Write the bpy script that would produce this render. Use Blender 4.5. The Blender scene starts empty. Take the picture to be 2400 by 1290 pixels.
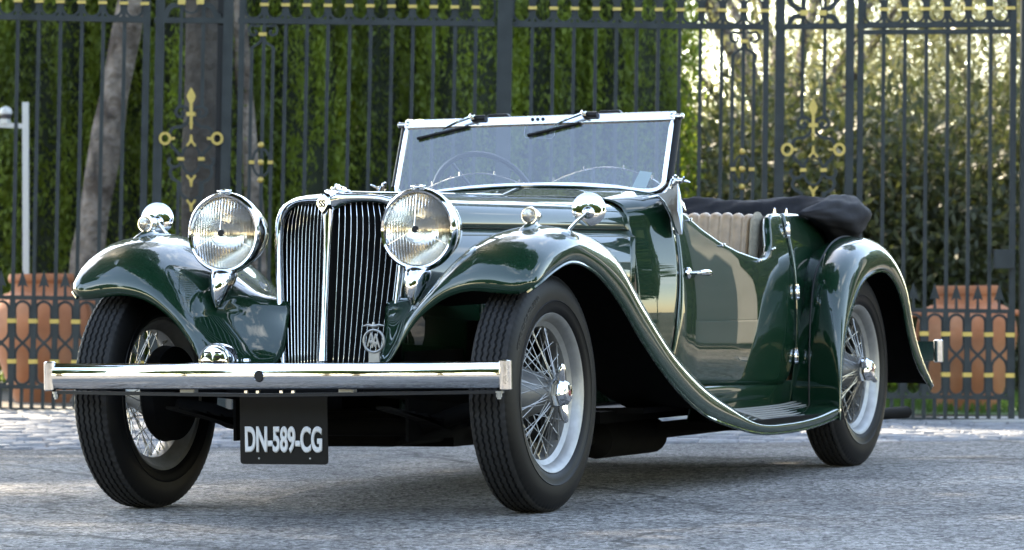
import bpy, bmesh, math, random
import numpy as np
from mathutils import Vector, Matrix, Euler
random.seed(7); np.random.seed(7)
S = bpy.context.scene; COL = S.collection
R = math.radians; PI = math.pi
V = Vector

# ------------------------------------------------------------------ camera
CAM = np.array([10.711, 5.237, 0.6794]); YAW, PITCH, ROLL, FPX = 0.4079, 0.0045, 0.0126, 8846.0
FW = np.array([-math.cos(YAW) * math.cos(PITCH), -math.sin(YAW) * math.cos(PITCH), math.sin(PITCH)])
_r = np.cross(FW, [0, 0, 1]); _r /= np.linalg.norm(_r); _u = np.cross(_r, FW)
RT = _r * math.cos(ROLL) - _u * math.sin(ROLL); UP = _r * math.sin(ROLL) + _u * math.cos(ROLL)
FH = np.array([-math.cos(YAW), -math.sin(YAW), 0.0]); RH = np.array([-math.sin(YAW), math.cos(YAW), 0.0])
cd = bpy.data.cameras.new('camera'); cam = bpy.data.objects.new('camera', cd); COL.objects.link(cam)
cam.matrix_world = Matrix(((RT[0], UP[0], -FW[0], CAM[0]), (RT[1], UP[1], -FW[1], CAM[1]), (RT[2], UP[2], -FW[2], CAM[2]), (0, 0, 0, 1)))
cd.sensor_width = 36; cd.lens = 36 * FPX / 2400; cd.clip_start = 0.1; cd.clip_end = 2000
cd.dof.use_dof = True; cd.dof.focus_distance = 11.9; cd.dof.aperture_fstop = 7.0
S.camera = cam

# ------------------------------------------------------------------ light
SUN = V((-0.42, -0.56, 0.72)).normalized()
w = bpy.data.worlds.new('World'); S.world = w; w.use_nodes = True
nt = w.node_tree; nt.nodes.clear()
sky = nt.nodes.new('ShaderNodeTexSky'); sky.sky_type = 'NISHITA'; sky.sun_disc = False
sky.sun_elevation = math.asin(SUN.z); sky.sun_rotation = math.atan2(SUN.x, SUN.y); sky.dust_density = .4; sky.ozone_density = 1.6
tc = nt.nodes.new('ShaderNodeTexCoord'); mp = nt.nodes.new('ShaderNodeMapping'); mp.inputs['Scale'].default_value = (1, 1, 2.6)
nz = nt.nodes.new('ShaderNodeTexNoise'); nz.inputs['Scale'].default_value = 2.3; nz.inputs['Detail'].default_value = 7; nz.inputs['Roughness'].default_value = .58
cr = nt.nodes.new('ShaderNodeValToRGB'); cr.color_ramp.elements[0].position = .56; cr.color_ramp.elements[1].position = .74
mx = nt.nodes.new('ShaderNodeMix'); mx.data_type = 'RGBA'; mx.inputs[7].default_value = (9, 10, 11.5, 1)
mf = nt.nodes.new('ShaderNodeMath'); mf.operation = 'MULTIPLY'; mf.inputs[1].default_value = .5
bg = nt.nodes.new('ShaderNodeBackground'); bg.inputs[1].default_value = 0.15
wo = nt.nodes.new('ShaderNodeOutputWorld'); L = nt.links.new
L(tc.outputs['Generated'], mp.inputs[0]); L(mp.outputs[0], nz.inputs[0]); L(nz.outputs[0], cr.inputs[0]); L(cr.outputs[0], mf.inputs[0]); L(mf.outputs[0], mx.inputs[0])
L(sky.outputs[0], mx.inputs[6]); L(mx.outputs[2], bg.inputs[0]); L(bg.outputs[0], wo.inputs[0])
sl = bpy.data.lights.new('sun', 'SUN'); sl.energy = 2.6; sl.angle = R(.55); sl.color = (1, .95, .86)
so = bpy.data.objects.new('sun', sl); COL.objects.link(so); so.rotation_euler = SUN.to_track_quat('Z', 'Y').to_euler(); so.location = (-20, -20, 30)
S.view_settings.view_transform = 'Standard'; S.view_settings.look = 'None'; S.view_settings.gamma = 1
S.view_settings.use_curve_mapping = False; S.view_settings.exposure = 3.35; S.view_settings.use_white_balance = True; S.view_settings.white_balance_temperature = 8300
S.render.engine = 'CYCLES'; S.cycles.use_denoising = True; S.cycles.max_bounces = 8; S.cycles.transparent_max_bounces = 16
S.cycles.caustics_reflective = False; S.cycles.caustics_refractive = False; S.cycles.sample_clamp_indirect = 6

# ------------------------------------------------------------------ materials
M = {}
def mat(name, col, rough=.5, metal=0, coat=0, spec=.5, noise=None, bump=None, var=None, sub=None, trans=0, alpha=None, island=None, coord='Object'):
    """noise=(scale, amount) value variation; bump=(scale, strength, dist); var=(colour2, scale, lo, hi); island=(colour2)"""
    m = bpy.data.materials.new(name); m.use_nodes = True; t = m.node_tree; b = t.nodes['Principled BSDF']; lk = t.links.new
    b.inputs['Base Color'].default_value = (*col, 1); b.inputs['Roughness'].default_value = rough; b.inputs['Metallic'].default_value = metal
    b.inputs['Coat Weight'].default_value = coat; b.inputs['Coat Roughness'].default_value = .012; b.inputs['Coat IOR'].default_value = 1.55; b.inputs['Specular IOR Level'].default_value = spec
    if trans: b.inputs['Transmission Weight'].default_value = trans
    co = t.nodes.new('ShaderNodeTexCoord'); src = None
    def nn(scale, det=6):
        n = t.nodes.new('ShaderNodeTexNoise'); n.inputs['Scale'].default_value = scale; n.inputs['Detail'].default_value = det
        lk(co.outputs[coord], n.inputs[0]); return n
    if island:
        g = t.nodes.new('ShaderNodeNewGeometry'); x = t.nodes.new('ShaderNodeMix'); x.data_type = 'RGBA'
        x.inputs[6].default_value = (*col, 1); x.inputs[7].default_value = (*island, 1); lk(g.outputs['Random Per Island'], x.inputs[0]); src = x.outputs[2]
    if var:
        n = nn(var[1]); rp = t.nodes.new('ShaderNodeMapRange'); rp.inputs[1].default_value = var[2]; rp.inputs[2].default_value = var[3]
        x = t.nodes.new('ShaderNodeMix'); x.data_type = 'RGBA'; x.inputs[6].default_value = (*col, 1); x.inputs[7].default_value = (*var[0], 1)
        if src: lk(src, x.inputs[6])
        lk(n.outputs[0], rp.inputs[0]); lk(rp.outputs[0], x.inputs[0]); src = x.outputs[2]
    if noise:
        n = nn(noise[0], 8); rp = t.nodes.new('ShaderNodeMapRange'); rp.inputs[1].default_value = .3; rp.inputs[2].default_value = .7
        rp.inputs[3].default_value = 1 - noise[1]; rp.inputs[4].default_value = 1 + noise[1]
        x = t.nodes.new('ShaderNodeMix'); x.data_type = 'RGBA'; x.blend_type = 'MULTIPLY'; x.inputs[0].default_value = 1
        x.inputs[6].default_value = (*col, 1)
        if src: lk(src, x.inputs[6])
        lk(n.outputs[0], rp.inputs[0]); lk(rp.outputs[0], x.inputs[7]); src = x.outputs[2]
    if src: lk(src, b.inputs['Base Color'])
    if bump:
        n = nn(bump[0], 5); bp = t.nodes.new('ShaderNodeBump'); bp.inputs['Strength'].default_value = bump[1]; bp.inputs['Distance'].default_value = bump[2]
        lk(n.outputs[0], bp.inputs['Height']); lk(bp.outputs[0], b.inputs['Normal'])
    if sub:   # thin leaf: add translucency
        tr = t.nodes.new('ShaderNodeBsdfTranslucent'); tr.inputs[0].default_value = (*sub, 1)
        ad = t.nodes.new('ShaderNodeMixShader'); ad.inputs[0].default_value = .42
        lk(b.outputs[0], ad.inputs[1]); lk(tr.outputs[0], ad.inputs[2]); lk(ad.outputs[0], t.nodes['Material Output'].inputs[0])
    M[name] = m; return m
mat('paint', (.0022, .0165, .0078), .35, 0, 1, .06)
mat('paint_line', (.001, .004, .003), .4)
mat('under', (0.00245, 0.00245, 0.00245), .9, 0, 0, .1, noise=(20, .4))
mat('chrome', (0.6192, 0.6264, 0.6336), .045, 1, bump=(9, .04, .01))
mat('polished', (0.648, 0.648, 0.648), .16, 1)
mat('lamp_silver', (.60, .58, .54), .17, 1, bump=(60, .2, .004))
mat('alloy', (.24, .24, .235), .45, .7, noise=(30, .12))
mat('spoke', (0.2772, 0.2706, 0.2574), .3, .9)
mat('rubber', (0.01218, 0.01218, 0.01276), .75, 0, 0, .2, noise=(28, .35), bump=(160, .35, .003))
mat('side_rubber', (.0022, .0022, .0024), .5, 0, 0, .14, noise=(14, .3))
mat('plate', (.0016, .0016, .0018), .5, 0, 0, .15, noise=(30, .3))
mat('letter', (0.4176, 0.4234, 0.435), .5)
mat('leather', (.27, .175, .10), .42, noise=(30, .18), bump=(120, .25, .003))
mat('leather_edge', (0.2088, 0.1798, 0.1334), .85, noise=(60, .2))
mat('canvas', (.0045, .005, .008), .85, 0, 0, .3, noise=(40, .25), bump=(300, .5, .002))
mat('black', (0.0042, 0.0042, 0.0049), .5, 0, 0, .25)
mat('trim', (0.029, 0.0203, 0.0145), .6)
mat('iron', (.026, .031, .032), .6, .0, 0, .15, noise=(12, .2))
mat('gold', (0.3828, 0.2726, 0.0696), .38, .35, noise=(30, .1))
mat('terracotta', (.30, .105, .045), .8, noise=(5, .22), bump=(40, .3, .01), var=((.34, .16, .09), 2.2, .45, .7))
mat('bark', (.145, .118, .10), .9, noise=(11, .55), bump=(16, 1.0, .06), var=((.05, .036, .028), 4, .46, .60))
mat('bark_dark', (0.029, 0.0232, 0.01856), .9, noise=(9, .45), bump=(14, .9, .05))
mat('cypress', (.080, .125, .010), .6, island=(.17, .22, .024), sub=(.25, .35, .028), var=((.036, .054, .011), 1.3, .48, .66))
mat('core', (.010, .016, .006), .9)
mat('olive', (.075, .085, .040), .28, island=(.14, .148, .075), sub=(.25, .25, .10))
mat('broadleaf', (0.0203, 0.0435, 0.00812), .4, island=(0.0464, 0.0754, 0.0174), sub=(0.0754, 0.1392, 0.0232))
mat('needles', (0.0174, 0.0348, 0.00928), .55, island=(0.0319, 0.0493, 0.0116), sub=(0.0348, 0.0696, 0.0116))
mat('shrub', (0.0232, 0.0319, 0.0116), .5, island=(0.0522, 0.0609, 0.0261), sub=(0.058, 0.0696, 0.0232))
mat('grass', (0.0348, 0.0754, 0.0116), .8, island=(0.058, 0.1102, 0.0174), sub=(0.0812, 0.1624, 0.0232))
mat('stone', (.25, .25, .24), .8, noise=(3, .1), bump=(30, .2, .01))
mat('white_metal', (0.4176, 0.4176, 0.406), .4)
mat('dark_plastic', (.05, .05, .06), .3)
mat('sticker', (.55, .72, .66), .6)
mat('strip', (.24, .24, .24), .35, .5)
mat('redbadge', (.16, .02, .02), .3)
mat('sett', (0.174, 0.1798, 0.1914), .7, island=(0.0986, 0.1044, 0.116), noise=(25, .25), bump=(60, .5, .006))
mat('leaf_dry', (0.058, 0.0435, 0.0174), .8)
mat('lawn', (0.0406, 0.0754, 0.0174), .9, noise=(4, .3))
mat('earth', (0.058, 0.0435, 0.029), .95, noise=(4, .3))

def glass(name, tint=(1, 1, 1), ior=1.5, dust=.02, flute=False):
    m = bpy.data.materials.new(name); m.use_nodes = True; t = m.node_tree; t.nodes.clear(); lk = t.links.new
    o = t.nodes.new('ShaderNodeOutputMaterial'); fr = t.nodes.new('ShaderNodeFresnel'); fr.inputs[0].default_value = ior
    tr = t.nodes.new('ShaderNodeBsdfTransparent'); tr.inputs[0].default_value = (*tint, 1)
    gl = t.nodes.new('ShaderNodeBsdfGlossy'); gl.inputs['Roughness'].default_value = .02
    df = t.nodes.new('ShaderNodeBsdfDiffuse'); df.inputs[0].default_value = (.3, .32, .36, 1)
    a = t.nodes.new('ShaderNodeMixShader'); b = t.nodes.new('ShaderNodeMixShader'); b.inputs[0].default_value = dust
    lk(fr.outputs[0], a.inputs[0]); lk(tr.outputs[0], a.inputs[1]); lk(gl.outputs[0], a.inputs[2]); lk(a.outputs[0], b.inputs[1]); lk(df.outputs[0], b.inputs[2]); lk(b.outputs[0], o.inputs[0])
    co = t.nodes.new('ShaderNodeTexCoord')
    if not flute:   # fine dust and scratches on the pane
        n = t.nodes.new('ShaderNodeTexNoise'); n.inputs['Scale'].default_value = 14; n.inputs['Detail'].default_value = 9; rp = t.nodes.new('ShaderNodeMapRange')
        rp.inputs[1].default_value = .45; rp.inputs[2].default_value = .75; rp.inputs[3].default_value = dust * .6; rp.inputs[4].default_value = dust * 3
        lk(co.outputs['Object'], n.inputs[0]); lk(n.outputs[0], rp.inputs[0]); lk(rp.outputs[0], b.inputs[0])
    M[name] = m
glass('windscreen', (.90, .94, .97), 2.1, .022)
glass('clear', (.95, .97, .98), 1.35, .02)
def lens_mat():
    m = bpy.data.materials.new('lens'); m.use_nodes = True; t = m.node_tree; b = t.nodes['Principled BSDF']; lk = t.links.new
    b.inputs['Base Color'].default_value = (.97, .93, .86, 1); b.inputs['Roughness'].default_value = .04; b.inputs['Transmission Weight'].default_value = 1; b.inputs['IOR'].default_value = 1.3
    M['lens'] = m
lens_mat()

# ------------------------------------------------------------------ helpers
def link(name, me, m=None, parent=None, mats=None):
    o = bpy.data.objects.new(name, me); COL.objects.link(o)
    for k in (mats or ([m] if m else [])): me.materials.append(M[k])
    if parent: o.parent = parent
    return o
def shade(me, ang=None):
    me.polygons.foreach_set('use_smooth', [True] * len(me.polygons))
    if ang is not None: me.set_sharp_from_angle(angle=R(ang))
def mesh(name, vs, fs, m, parent=None, smooth=False, ang=None, mats=None):
    me = bpy.data.meshes.new(name); me.from_pydata([tuple(v) for v in vs], [], fs); me.update()
    if smooth or ang is not None: shade(me, ang)
    return link(name, me, m, parent, mats)
def empty(name, loc=(0, 0, 0), rz=0):
    o = bpy.data.objects.new(name, None); COL.objects.link(o); o.location = loc; o.rotation_euler.z = rz; o.empty_display_size = .2; return o
def tag(o, label=None, cat=None, group=None, kind=None):
    if label: o['label'] = label
    if cat: o['category'] = cat
    if group: o['group'] = group
    if kind: o['kind'] = kind
    return o
def interp(arr, tn, t=None):
    a = np.asarray(arr, float); n = len(a)
    if t is None:
        d = np.sqrt((np.diff(a, axis=0) ** 2).reshape(n - 1, -1).sum(1)) + 1e-9; t = np.concatenate([[0], np.cumsum(d)]); t /= t[-1]
    t = np.asarray(t, float); h = np.diff(t); sh = (n - 1,) + (1,) * (a.ndim - 1); s = np.diff(a, axis=0) / h.reshape(sh)
    m = np.zeros_like(a); m[0] = s[0]; m[-1] = s[-1]
    for i in range(1, n - 1): m[i] = (s[i - 1] * h[i] + s[i] * h[i - 1]) / (h[i] + h[i - 1])
    out = []
    for x in tn:
        i = min(max(int(np.searchsorted(t, x) - 1), 0), n - 2); u = (x - t[i]) / h[i]
        out.append((2 * u**3 - 3 * u**2 + 1) * a[i] + (u**3 - 2 * u**2 + u) * h[i] * m[i] + (-2 * u**3 + 3 * u**2) * a[i + 1] + (u**3 - u**2) * h[i] * m[i + 1])
    return np.array(out)
def lin(n): return np.linspace(0, 1, n)
def grid(name, P, m, parent=None, closed=False, solid=0, mats=None, inside=None, ang=None, cap=False):
    """P[nu][nv][3] surface; inside = a point the faces look away from"""
    P = np.asarray(P, float); nu, nv = P.shape[:2]; vs = P.reshape(-1, 3); fs = []
    for i in range(nu - 1):
        for j in range(nv - (0 if closed else 1)):
            k = (j + 1) % nv; fs.append((i * nv + j, i * nv + k, (i + 1) * nv + k, (i + 1) * nv + j))
    if cap: fs.append(tuple(range(nv - 1, -1, -1))); fs.append(tuple((nu - 1) * nv + j for j in range(nv)))
    if inside is not None:
        f = np.array(fs[:(nu - 1) * (nv - (0 if closed else 1))]); a, b, c, d = vs[f[:, 0]], vs[f[:, 1]], vs[f[:, 2]], vs[f[:, 3]]
        n = np.cross(c - a, d - b)
        if ((n * ((a + c) / 2 - np.array(inside))).sum()) < 0: fs = [q[::-1] for q in fs]
    o = mesh(name, vs, fs, m, parent, True, ang, mats)
    if solid:
        s = o.modifiers.new('solid', 'SOLIDIFY'); s.thickness = solid; s.offset = -1
        if mats and len(mats) > 1: s.material_offset = 1; s.material_offset_rim = 0
    return o
def frame_path(pts, closed=False):
    pts = [V(p) for p in pts]; n = len(pts); T = []
    for i in range(n):
        a = pts[(i - 1) % n] if (closed or i > 0) else pts[i]; b = pts[(i + 1) % n] if (closed or i < n - 1) else pts[i]
        T.append((b - a).normalized())
    ref = V((0, 0, 1)) if abs(T[0].z) < .9 else V((1, 0, 0)); N = [(ref - T[0] * ref.dot(T[0])).normalized()]
    for i in range(1, n):
        q = N[-1] - T[i] * N[-1].dot(T[i]); N.append(q.normalized() if q.length > 1e-6 else N[-1])
    return pts, T, N
class MB:
    def __init__(s): s.v = []; s.f = []
    def add(s, vs, fs): k = len(s.v); s.v += [tuple(v) for v in vs]; s.f += [tuple(i + k for i in f) for f in fs]
    def tube(s, pts, r, n=8, closed=False, caps=True):
        pts, T, N = frame_path(pts, closed); k = len(pts); vs = []
        for i in range(k):
            rr = r[i] if isinstance(r, (list, tuple, np.ndarray)) else r; B = T[i].cross(N[i])
            for j in range(n): a = 2 * PI * j / n; vs.append(pts[i] + (N[i] * math.cos(a) + B * math.sin(a)) * rr)
        fs = [(i * n + j, i * n + (j + 1) % n, ((i + 1) % k) * n + (j + 1) % n, ((i + 1) % k) * n + j) for i in range(k if closed else k - 1) for j in range(n)]
        if not closed and caps: fs += [tuple(range(n - 1, -1, -1)), tuple((k - 1) * n + j for j in range(n))]
        s.add(vs, fs); return s
    def flat(s, pts, w, d, nrm, closed=False):
        """ribbon bar: width w in-plane, depth d along nrm"""
        pts = [V(p) for p in pts]; nrm = V(nrm).normalized(); k = len(pts); vs = []
        for i in range(k):
            a = pts[(i - 1) % k] if (closed or i > 0) else pts[i]; b = pts[(i + 1) % k] if (closed or i < k - 1) else pts[i]
            t = (b - a).normalized(); q = t.cross(nrm).normalized()
            for x, y in ((-1, -1), (1, -1), (1, 1), (-1, 1)): vs.append(pts[i] + q * x * w / 2 + nrm * y * d / 2)
        fs = [(i * 4 + j, i * 4 + (j + 1) % 4, ((i + 1) % k) * 4 + (j + 1) % 4, ((i + 1) % k) * 4 + j) for i in range(k if closed else k - 1) for j in range(4)]
        if not closed: fs += [(3, 2, 1, 0), tuple((k - 1) * 4 + j for j in range(4))]
        s.add(vs, fs); return s
    def box(s, c, e, rot=None):
        c = V(c); vs = []
        for x in (-1, 1):
            for y in (-1, 1):
                for z in (-1, 1):
                    p = V((x * e[0] / 2, y * e[1] / 2, z * e[2] / 2)); vs.append(c + (rot @ p if rot else p))
        s.add(vs, [(0, 1, 3, 2), (4, 6, 7, 5), (0, 4, 5, 1), (2, 3, 7, 6), (0, 2, 6, 4), (1, 5, 7, 3)]); return s
    def lathe(s, prof, c=(0, 0, 0), axis=(0, 0, 1), n=24):
        """prof = (radius, height) along axis"""
        c = V(c); q = V(axis).normalized().to_track_quat('Z', 'Y'); k = len(prof)
        vs = [c + q @ V((r * math.cos(2 * PI * j / n), r * math.sin(2 * PI * j / n), h)) for r, h in prof for j in range(n)]
        s.add(vs, [(i * n + j, i * n + (j + 1) % n, (i + 1) * n + (j + 1) % n, (i + 1) * n + j) for i in range(k - 1) for j in range(n)]); return s
    def build(s, name, m, parent=None, smooth=True, ang=40, bevel=0):
        o = mesh(name, s.v, s.f, m, parent, smooth, ang if smooth else None)
        if bevel: b = o.modifiers.new('bevel', 'BEVEL'); b.width = bevel; b.segments = 2; b.limit_method = 'ANGLE'
        return o
def copy(o, parent=None, **kw):
    c = o.copy(); COL.objects.link(c); c.parent = parent
    for k, v in kw.items(): setattr(c, k, v)
    return c
def copy_tree(o, parent=None):
    c = o.copy(); COL.objects.link(c); c.parent = parent
    for ch in [x for x in list(COL.objects) if x.parent == o]: copy_tree(ch, c)
    return c
def text_mesh(txt, size, ext=.0008, off=0.0, sx=1.0):
    cu = bpy.data.curves.new('t', 'FONT'); cu.body = txt; cu.size = size; cu.extrude = ext; cu.bevel_depth = off; cu.bevel_resolution = 1; cu.align_x = 'CENTER'; cu.align_y = 'CENTER'
    o = bpy.data.objects.new('t', cu); COL.objects.link(o); bpy.context.view_layer.update()
    me = bpy.data.meshes.new_from_object(o.evaluated_get(bpy.context.evaluated_depsgraph_get())); bpy.data.objects.remove(o)
    for v in me.vertices: v.co.x *= sx
    me.materials.clear(); return me
def at(px, py, depth):
    """world point seen at photo position px,py at a given depth"""
    d = FW + RT * (px - 1200) / FPX - UP * (py - 645) / FPX
    return V(CAM + d * depth)
def mir(P): Q = np.array(P, float); Q[..., 1] *= -1; return Q

# ------------------------------------------------------------------ ground
GD = 20.6                                      # distance of the gate
g0 = at(0, 966, GD); g1 = at(2400, 991, GD)
l0 = float(np.dot(np.array(g0) - CAM, RH)); l1 = float(np.dot(np.array(g1) - CAM, RH)); gs = (g1.z - g0.z) / (l1 - l0); gz0 = g0.z - gs * l0
def gz(x, y):
    p = np.array([x, y, 0]) - CAM; d = float(p @ FH); l = max(-7, min(7, float(p @ RH)))
    t = max(0, min(1, (d - 15.8) / (20.0 - 15.8))); t = t * t * (3 - 2 * t); return t * (gz0 + gs * l)
def DL(d, l, z=0):
    p = CAM + FH * d + RH * l; return V((p[0], p[1], gz(p[0], p[1]) + z))
def ground_sheet(name, ds, ls, m, lift=0):
    vs = [DL(d, l, lift) for d in ds for l in ls]; n = len(ls)
    fs = [(i * n + j, i * n + j + 1, (i + 1) * n + j + 1, (i + 1) * n + j) for i in range(len(ds) - 1) for j in range(n - 1)]
    return tag(mesh(name, vs, fs, m, None, True), kind='structure')
def asphalt():
    m = bpy.data.materials.new('asphalt'); m.use_nodes = True; t = m.node_tree; b = t.nodes['Principled BSDF']; lk = t.links.new
    co = t.nodes.new('ShaderNodeTexCoord')
    def N(s, d=4, ty='ShaderNodeTexNoise'):
        n = t.nodes.new(ty); n.inputs['Scale'].default_value = s
        if ty == 'ShaderNodeTexNoise': n.inputs['Detail'].default_value = d
        lk(co.outputs['Object'], n.inputs['Vector']); return n
    def ramp(src, a, c1, bb, c2):
        r = t.nodes.new('ShaderNodeValToRGB'); e = r.color_ramp.elements; e[0].position = a; e[0].color = (*c1, 1); e[1].position = bb; e[1].color = (*c2, 1); lk(src, r.inputs[0]); return r
    v = N(62, ty='ShaderNodeTexVoronoi'); n1 = N(1.1, 8); n2 = N(120, 3)
    r1 = ramp(v.outputs['Color'], .12, (.022, .0215, .022), .88, (.27, .262, .255)); r2 = ramp(n1.outputs[0], .35, (.72, .72, .73), .68, (1.2, 1.19, 1.16)); r3 = ramp(n2.outputs[0], .35, (.45, .45, .45), .65, (1.55, 1.55, 1.55))
    x = t.nodes.new('ShaderNodeMix'); x.data_type = 'RGBA'; x.blend_type = 'MULTIPLY'; x.inputs[0].default_value = 1; lk(r1.outputs[0], x.inputs[6]); lk(r2.outputs[0], x.inputs[7])
    y = t.nodes.new('ShaderNodeMix'); y.data_type = 'RGBA'; y.blend_type = 'MULTIPLY'; y.inputs[0].default_value = 1; lk(x.outputs[2], y.inputs[6]); lk(r3.outputs[0], y.inputs[7])
    w2 = t.nodes.new('ShaderNodeTexVoronoi'); w2.feature = 'DISTANCE_TO_EDGE'; w2.inputs['Scale'].default_value = .55; dn = N(2.5, 5); mxv = t.nodes.new('ShaderNodeMix'); mxv.data_type = 'RGBA'; mxv.inputs[0].default_value = .25
    lk(co.outputs['Object'], mxv.inputs[6]); lk(dn.outputs[1], mxv.inputs[7]); lk(mxv.outputs[2], w2.inputs['Vector']); rc = ramp(w2.outputs[0], .0, (.35, .35, .35), .012, (1, 1, 1))
    n6 = N(.35, 3); r6 = ramp(n6.outputs[0], .38, (.78, .79, .8), .62, (1.12, 1.1, 1.08)); n7 = N(38, 2); r7 = ramp(n7.outputs[0], .28, (.45, .45, .45), .36, (1, 1, 1)); prev = y.outputs[2]
    for rr in (rc, r6, r7):
        z = t.nodes.new('ShaderNodeMix'); z.data_type = 'RGBA'; z.blend_type = 'MULTIPLY'; z.inputs[0].default_value = 1; lk(prev, z.inputs[6]); lk(rr.outputs[0], z.inputs[7]); prev = z.outputs[2]
    lk(prev, b.inputs['Base Color']); b.inputs['Roughness'].default_value = .8; b.inputs['Specular IOR Level'].default_value = .12
    bp = t.nodes.new('ShaderNodeBump'); bp.inputs['Strength'].default_value = .9; bp.inputs['Distance'].default_value = .006; lk(v.outputs['Distance'], bp.inputs['Height'])
    b2 = t.nodes.new('ShaderNodeBump'); b2.inputs['Strength'].default_value = .6; b2.inputs['Distance'].default_value = .008; n4 = N(9, 6); lk(n4.outputs[0], b2.inputs['Height']); lk(bp.outputs[0], b2.inputs['Normal'])
    lk(b2.outputs[0], b.inputs['Normal']); M['asphalt'] = m
asphalt()
lat = [-400, -120, -40, -15] + list(np.linspace(-7, 7, 29)) + [15, 40, 120, 400]
ground_sheet('road', [-400, -100, -30, -8, 0, 5, 8] + list(np.linspace(9, 21.5, 60)) + [26, 40, 100, 500], lat, 'asphalt')
ground_sheet('gravel_drive', [20.95, 22, 24, 60, 140], lat[2:-2], 'earth', .012)
def setts():
    """rows of small stone setts laid across in front of the gate"""
    mb = MB(); rows = 34
    for i in range(rows):
        d = 16.75 + i * .118; l = -4.4 + random.random() * .1
        while l < 4.4:
            wd = random.uniform(.10, .17)
            h = random.uniform(.004, .016); q = .008; c = []
            for a, b, k in ((0, 0, 0), (1, 0, 0), (1, 1, 0), (0, 1, 0)): c.append(DL(d + b * .106, l + a * wd, .001))
            top = [DL(d + q + b * (.106 - 2 * q), l + q + a * (wd - 2 * q), h) for a, b in ((0, 0), (1, 0), (1, 1), (0, 1))]
            mb.add(c + top, [(4, 5, 6, 7), (0, 1, 5, 4), (1, 2, 6, 5), (2, 3, 7, 6), (3, 0, 4, 7)]); l += wd + .012
    o = mb.build('sett_paving', 'sett', None, True, 60); tag(o, 'rows of small grey stone setts laid across the road before the gate', 'paving', kind='stuff')
setts()
mb = MB(); 
for k in range(14):
    a = DL(20.72, -7 + k, 0); b = DL(20.72, -6.01 + k, 0); mb.box(((a + b) / 2) + V((0, 0, -.02)), (.99, .62, .07), Matrix.Rotation(math.atan2(RH[1], RH[0]), 3, 'Z'))
tag(mb.build('threshold_stone', 'stone', None, False, bevel=.006), 'row of pale stone slabs set under the iron gate', 'threshold', kind='structure')

# ------------------------------------------------------------------ car
car = tag(empty('vintage_car'), 'dark green 1930s open tourer with chrome grille, round headlamps and wire wheels', 'car')
# front fender stations: points lip, edge, shoulder, crown ... inner end (left side, +Y)
FS = [
 [(.275,.775,.678),(.285,.745,.673),(.290,.68,.677),(.292,.605,.684),(.290,.52,.666),(.290,.435,.612),(.29,.37,.54),(.29,.31,.468),(.28,.18,.455)],
 [(.250,.803,.702),(.278,.785,.715),(.288,.71,.730),(.290,.63,.737),(.288,.535,.718),(.288,.445,.658),(.27,.36,.575),(.20,.28,.47),(.10,.18,.458)],
 [(.185,.806,.726),(.208,.80,.765),(.232,.73,.795),(.24,.64,.803),(.235,.54,.778),(.225,.45,.71),(.185,.36,.615),(.105,.27,.525),(.035,.17,.49)],
 [(.11,.805,.748),(.12,.809,.79),(.14,.752,.835),(.15,.655,.850),(.145,.55,.826),(.13,.46,.76),(.10,.36,.68),(.05,.265,.60),(0,.17,.56)],
 [(0,.803,.768),(0,.812,.809),(0,.77,.857),(0,.68,.880),(0,.57,.864),(0,.47,.80),(0,.37,.73),(0,.28,.675),(-.02,.17,.65)],
 [(-.2,.803,.738),(-.19,.812,.783),(-.2,.775,.846),(-.22,.71,.870),(-.22,.62,.866),(-.22,.54,.83),(-.22,.46,.77),(-.22,.37,.70),(-.22,.26,.64)],
 [(-.404,.803,.644),(-.42,.812,.692),(-.425,.79,.775),(-.44,.735,.822),(-.45,.66,.825),(-.45,.59,.81),(-.45,.52,.775),(-.45,.46,.72),(-.45,.38,.64)],
 [(-.581,.803,.527),(-.60,.812,.574),(-.62,.795,.64),(-.645,.75,.683),(-.65,.69,.692),(-.65,.62,.688),(-.65,.54,.675),(-.65,.48,.645),(-.65,.40,.57)],
 [(-.882,.803,.363),(-.895,.812,.406),(-.91,.797,.463),(-.93,.755,.497),(-.94,.70,.503),(-.94,.62,.502),(-.94,.55,.495),(-.94,.50,.48),(-.94,.42,.42)],
 [(-1.154,.803,.262),(-1.165,.812,.302),(-1.18,.797,.35),(-1.19,.76,.378),(-1.20,.70,.385),(-1.2,.63,.384),(-1.2,.57,.38),(-1.2,.52,.36),(-1.2,.44,.32)],
 [(-1.465,.803,.205),(-1.47,.812,.236),(-1.475,.795,.268),(-1.48,.76,.282),(-1.48,.70,.285),(-1.48,.64,.285),(-1.48,.58,.285),(-1.48,.54,.28),(-1.48,.46,.26)],
 [(-1.677,.803,.178),(-1.68,.812,.203),(-1.68,.793,.218),(-1.68,.76,.230),(-1.68,.70,.25),(-1.68,.64,.265),(-1.68,.58,.27),(-1.68,.54,.27),(-1.68,.46,.27)],
 [(-2.014,.803,.168),(-2.01,.812,.192),(-2.01,.793,.205),(-2.01,.76,.216),(-2.01,.70,.234),(-2.01,.64,.252),(-2.01,.58,.26),(-2.01,.54,.26),(-2.01,.46,.25)],
 [(-2.30,.803,.178),(-2.30,.812,.202),(-2.30,.793,.214),(-2.30,.76,.224),(-2.30,.70,.241),(-2.30,.64,.256),(-2.30,.58,.262),(-2.30,.54,.262),(-2.30,.46,.25)],
 [(-2.575,.803,.203),(-2.58,.812,.227),(-2.58,.793,.244),(-2.58,.76,.247),(-2.60,.70,.249),(-2.63,.64,.25),(-2.64,.58,.25),(-2.64,.54,.25),(-2.64,.46,.25)]]
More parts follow.
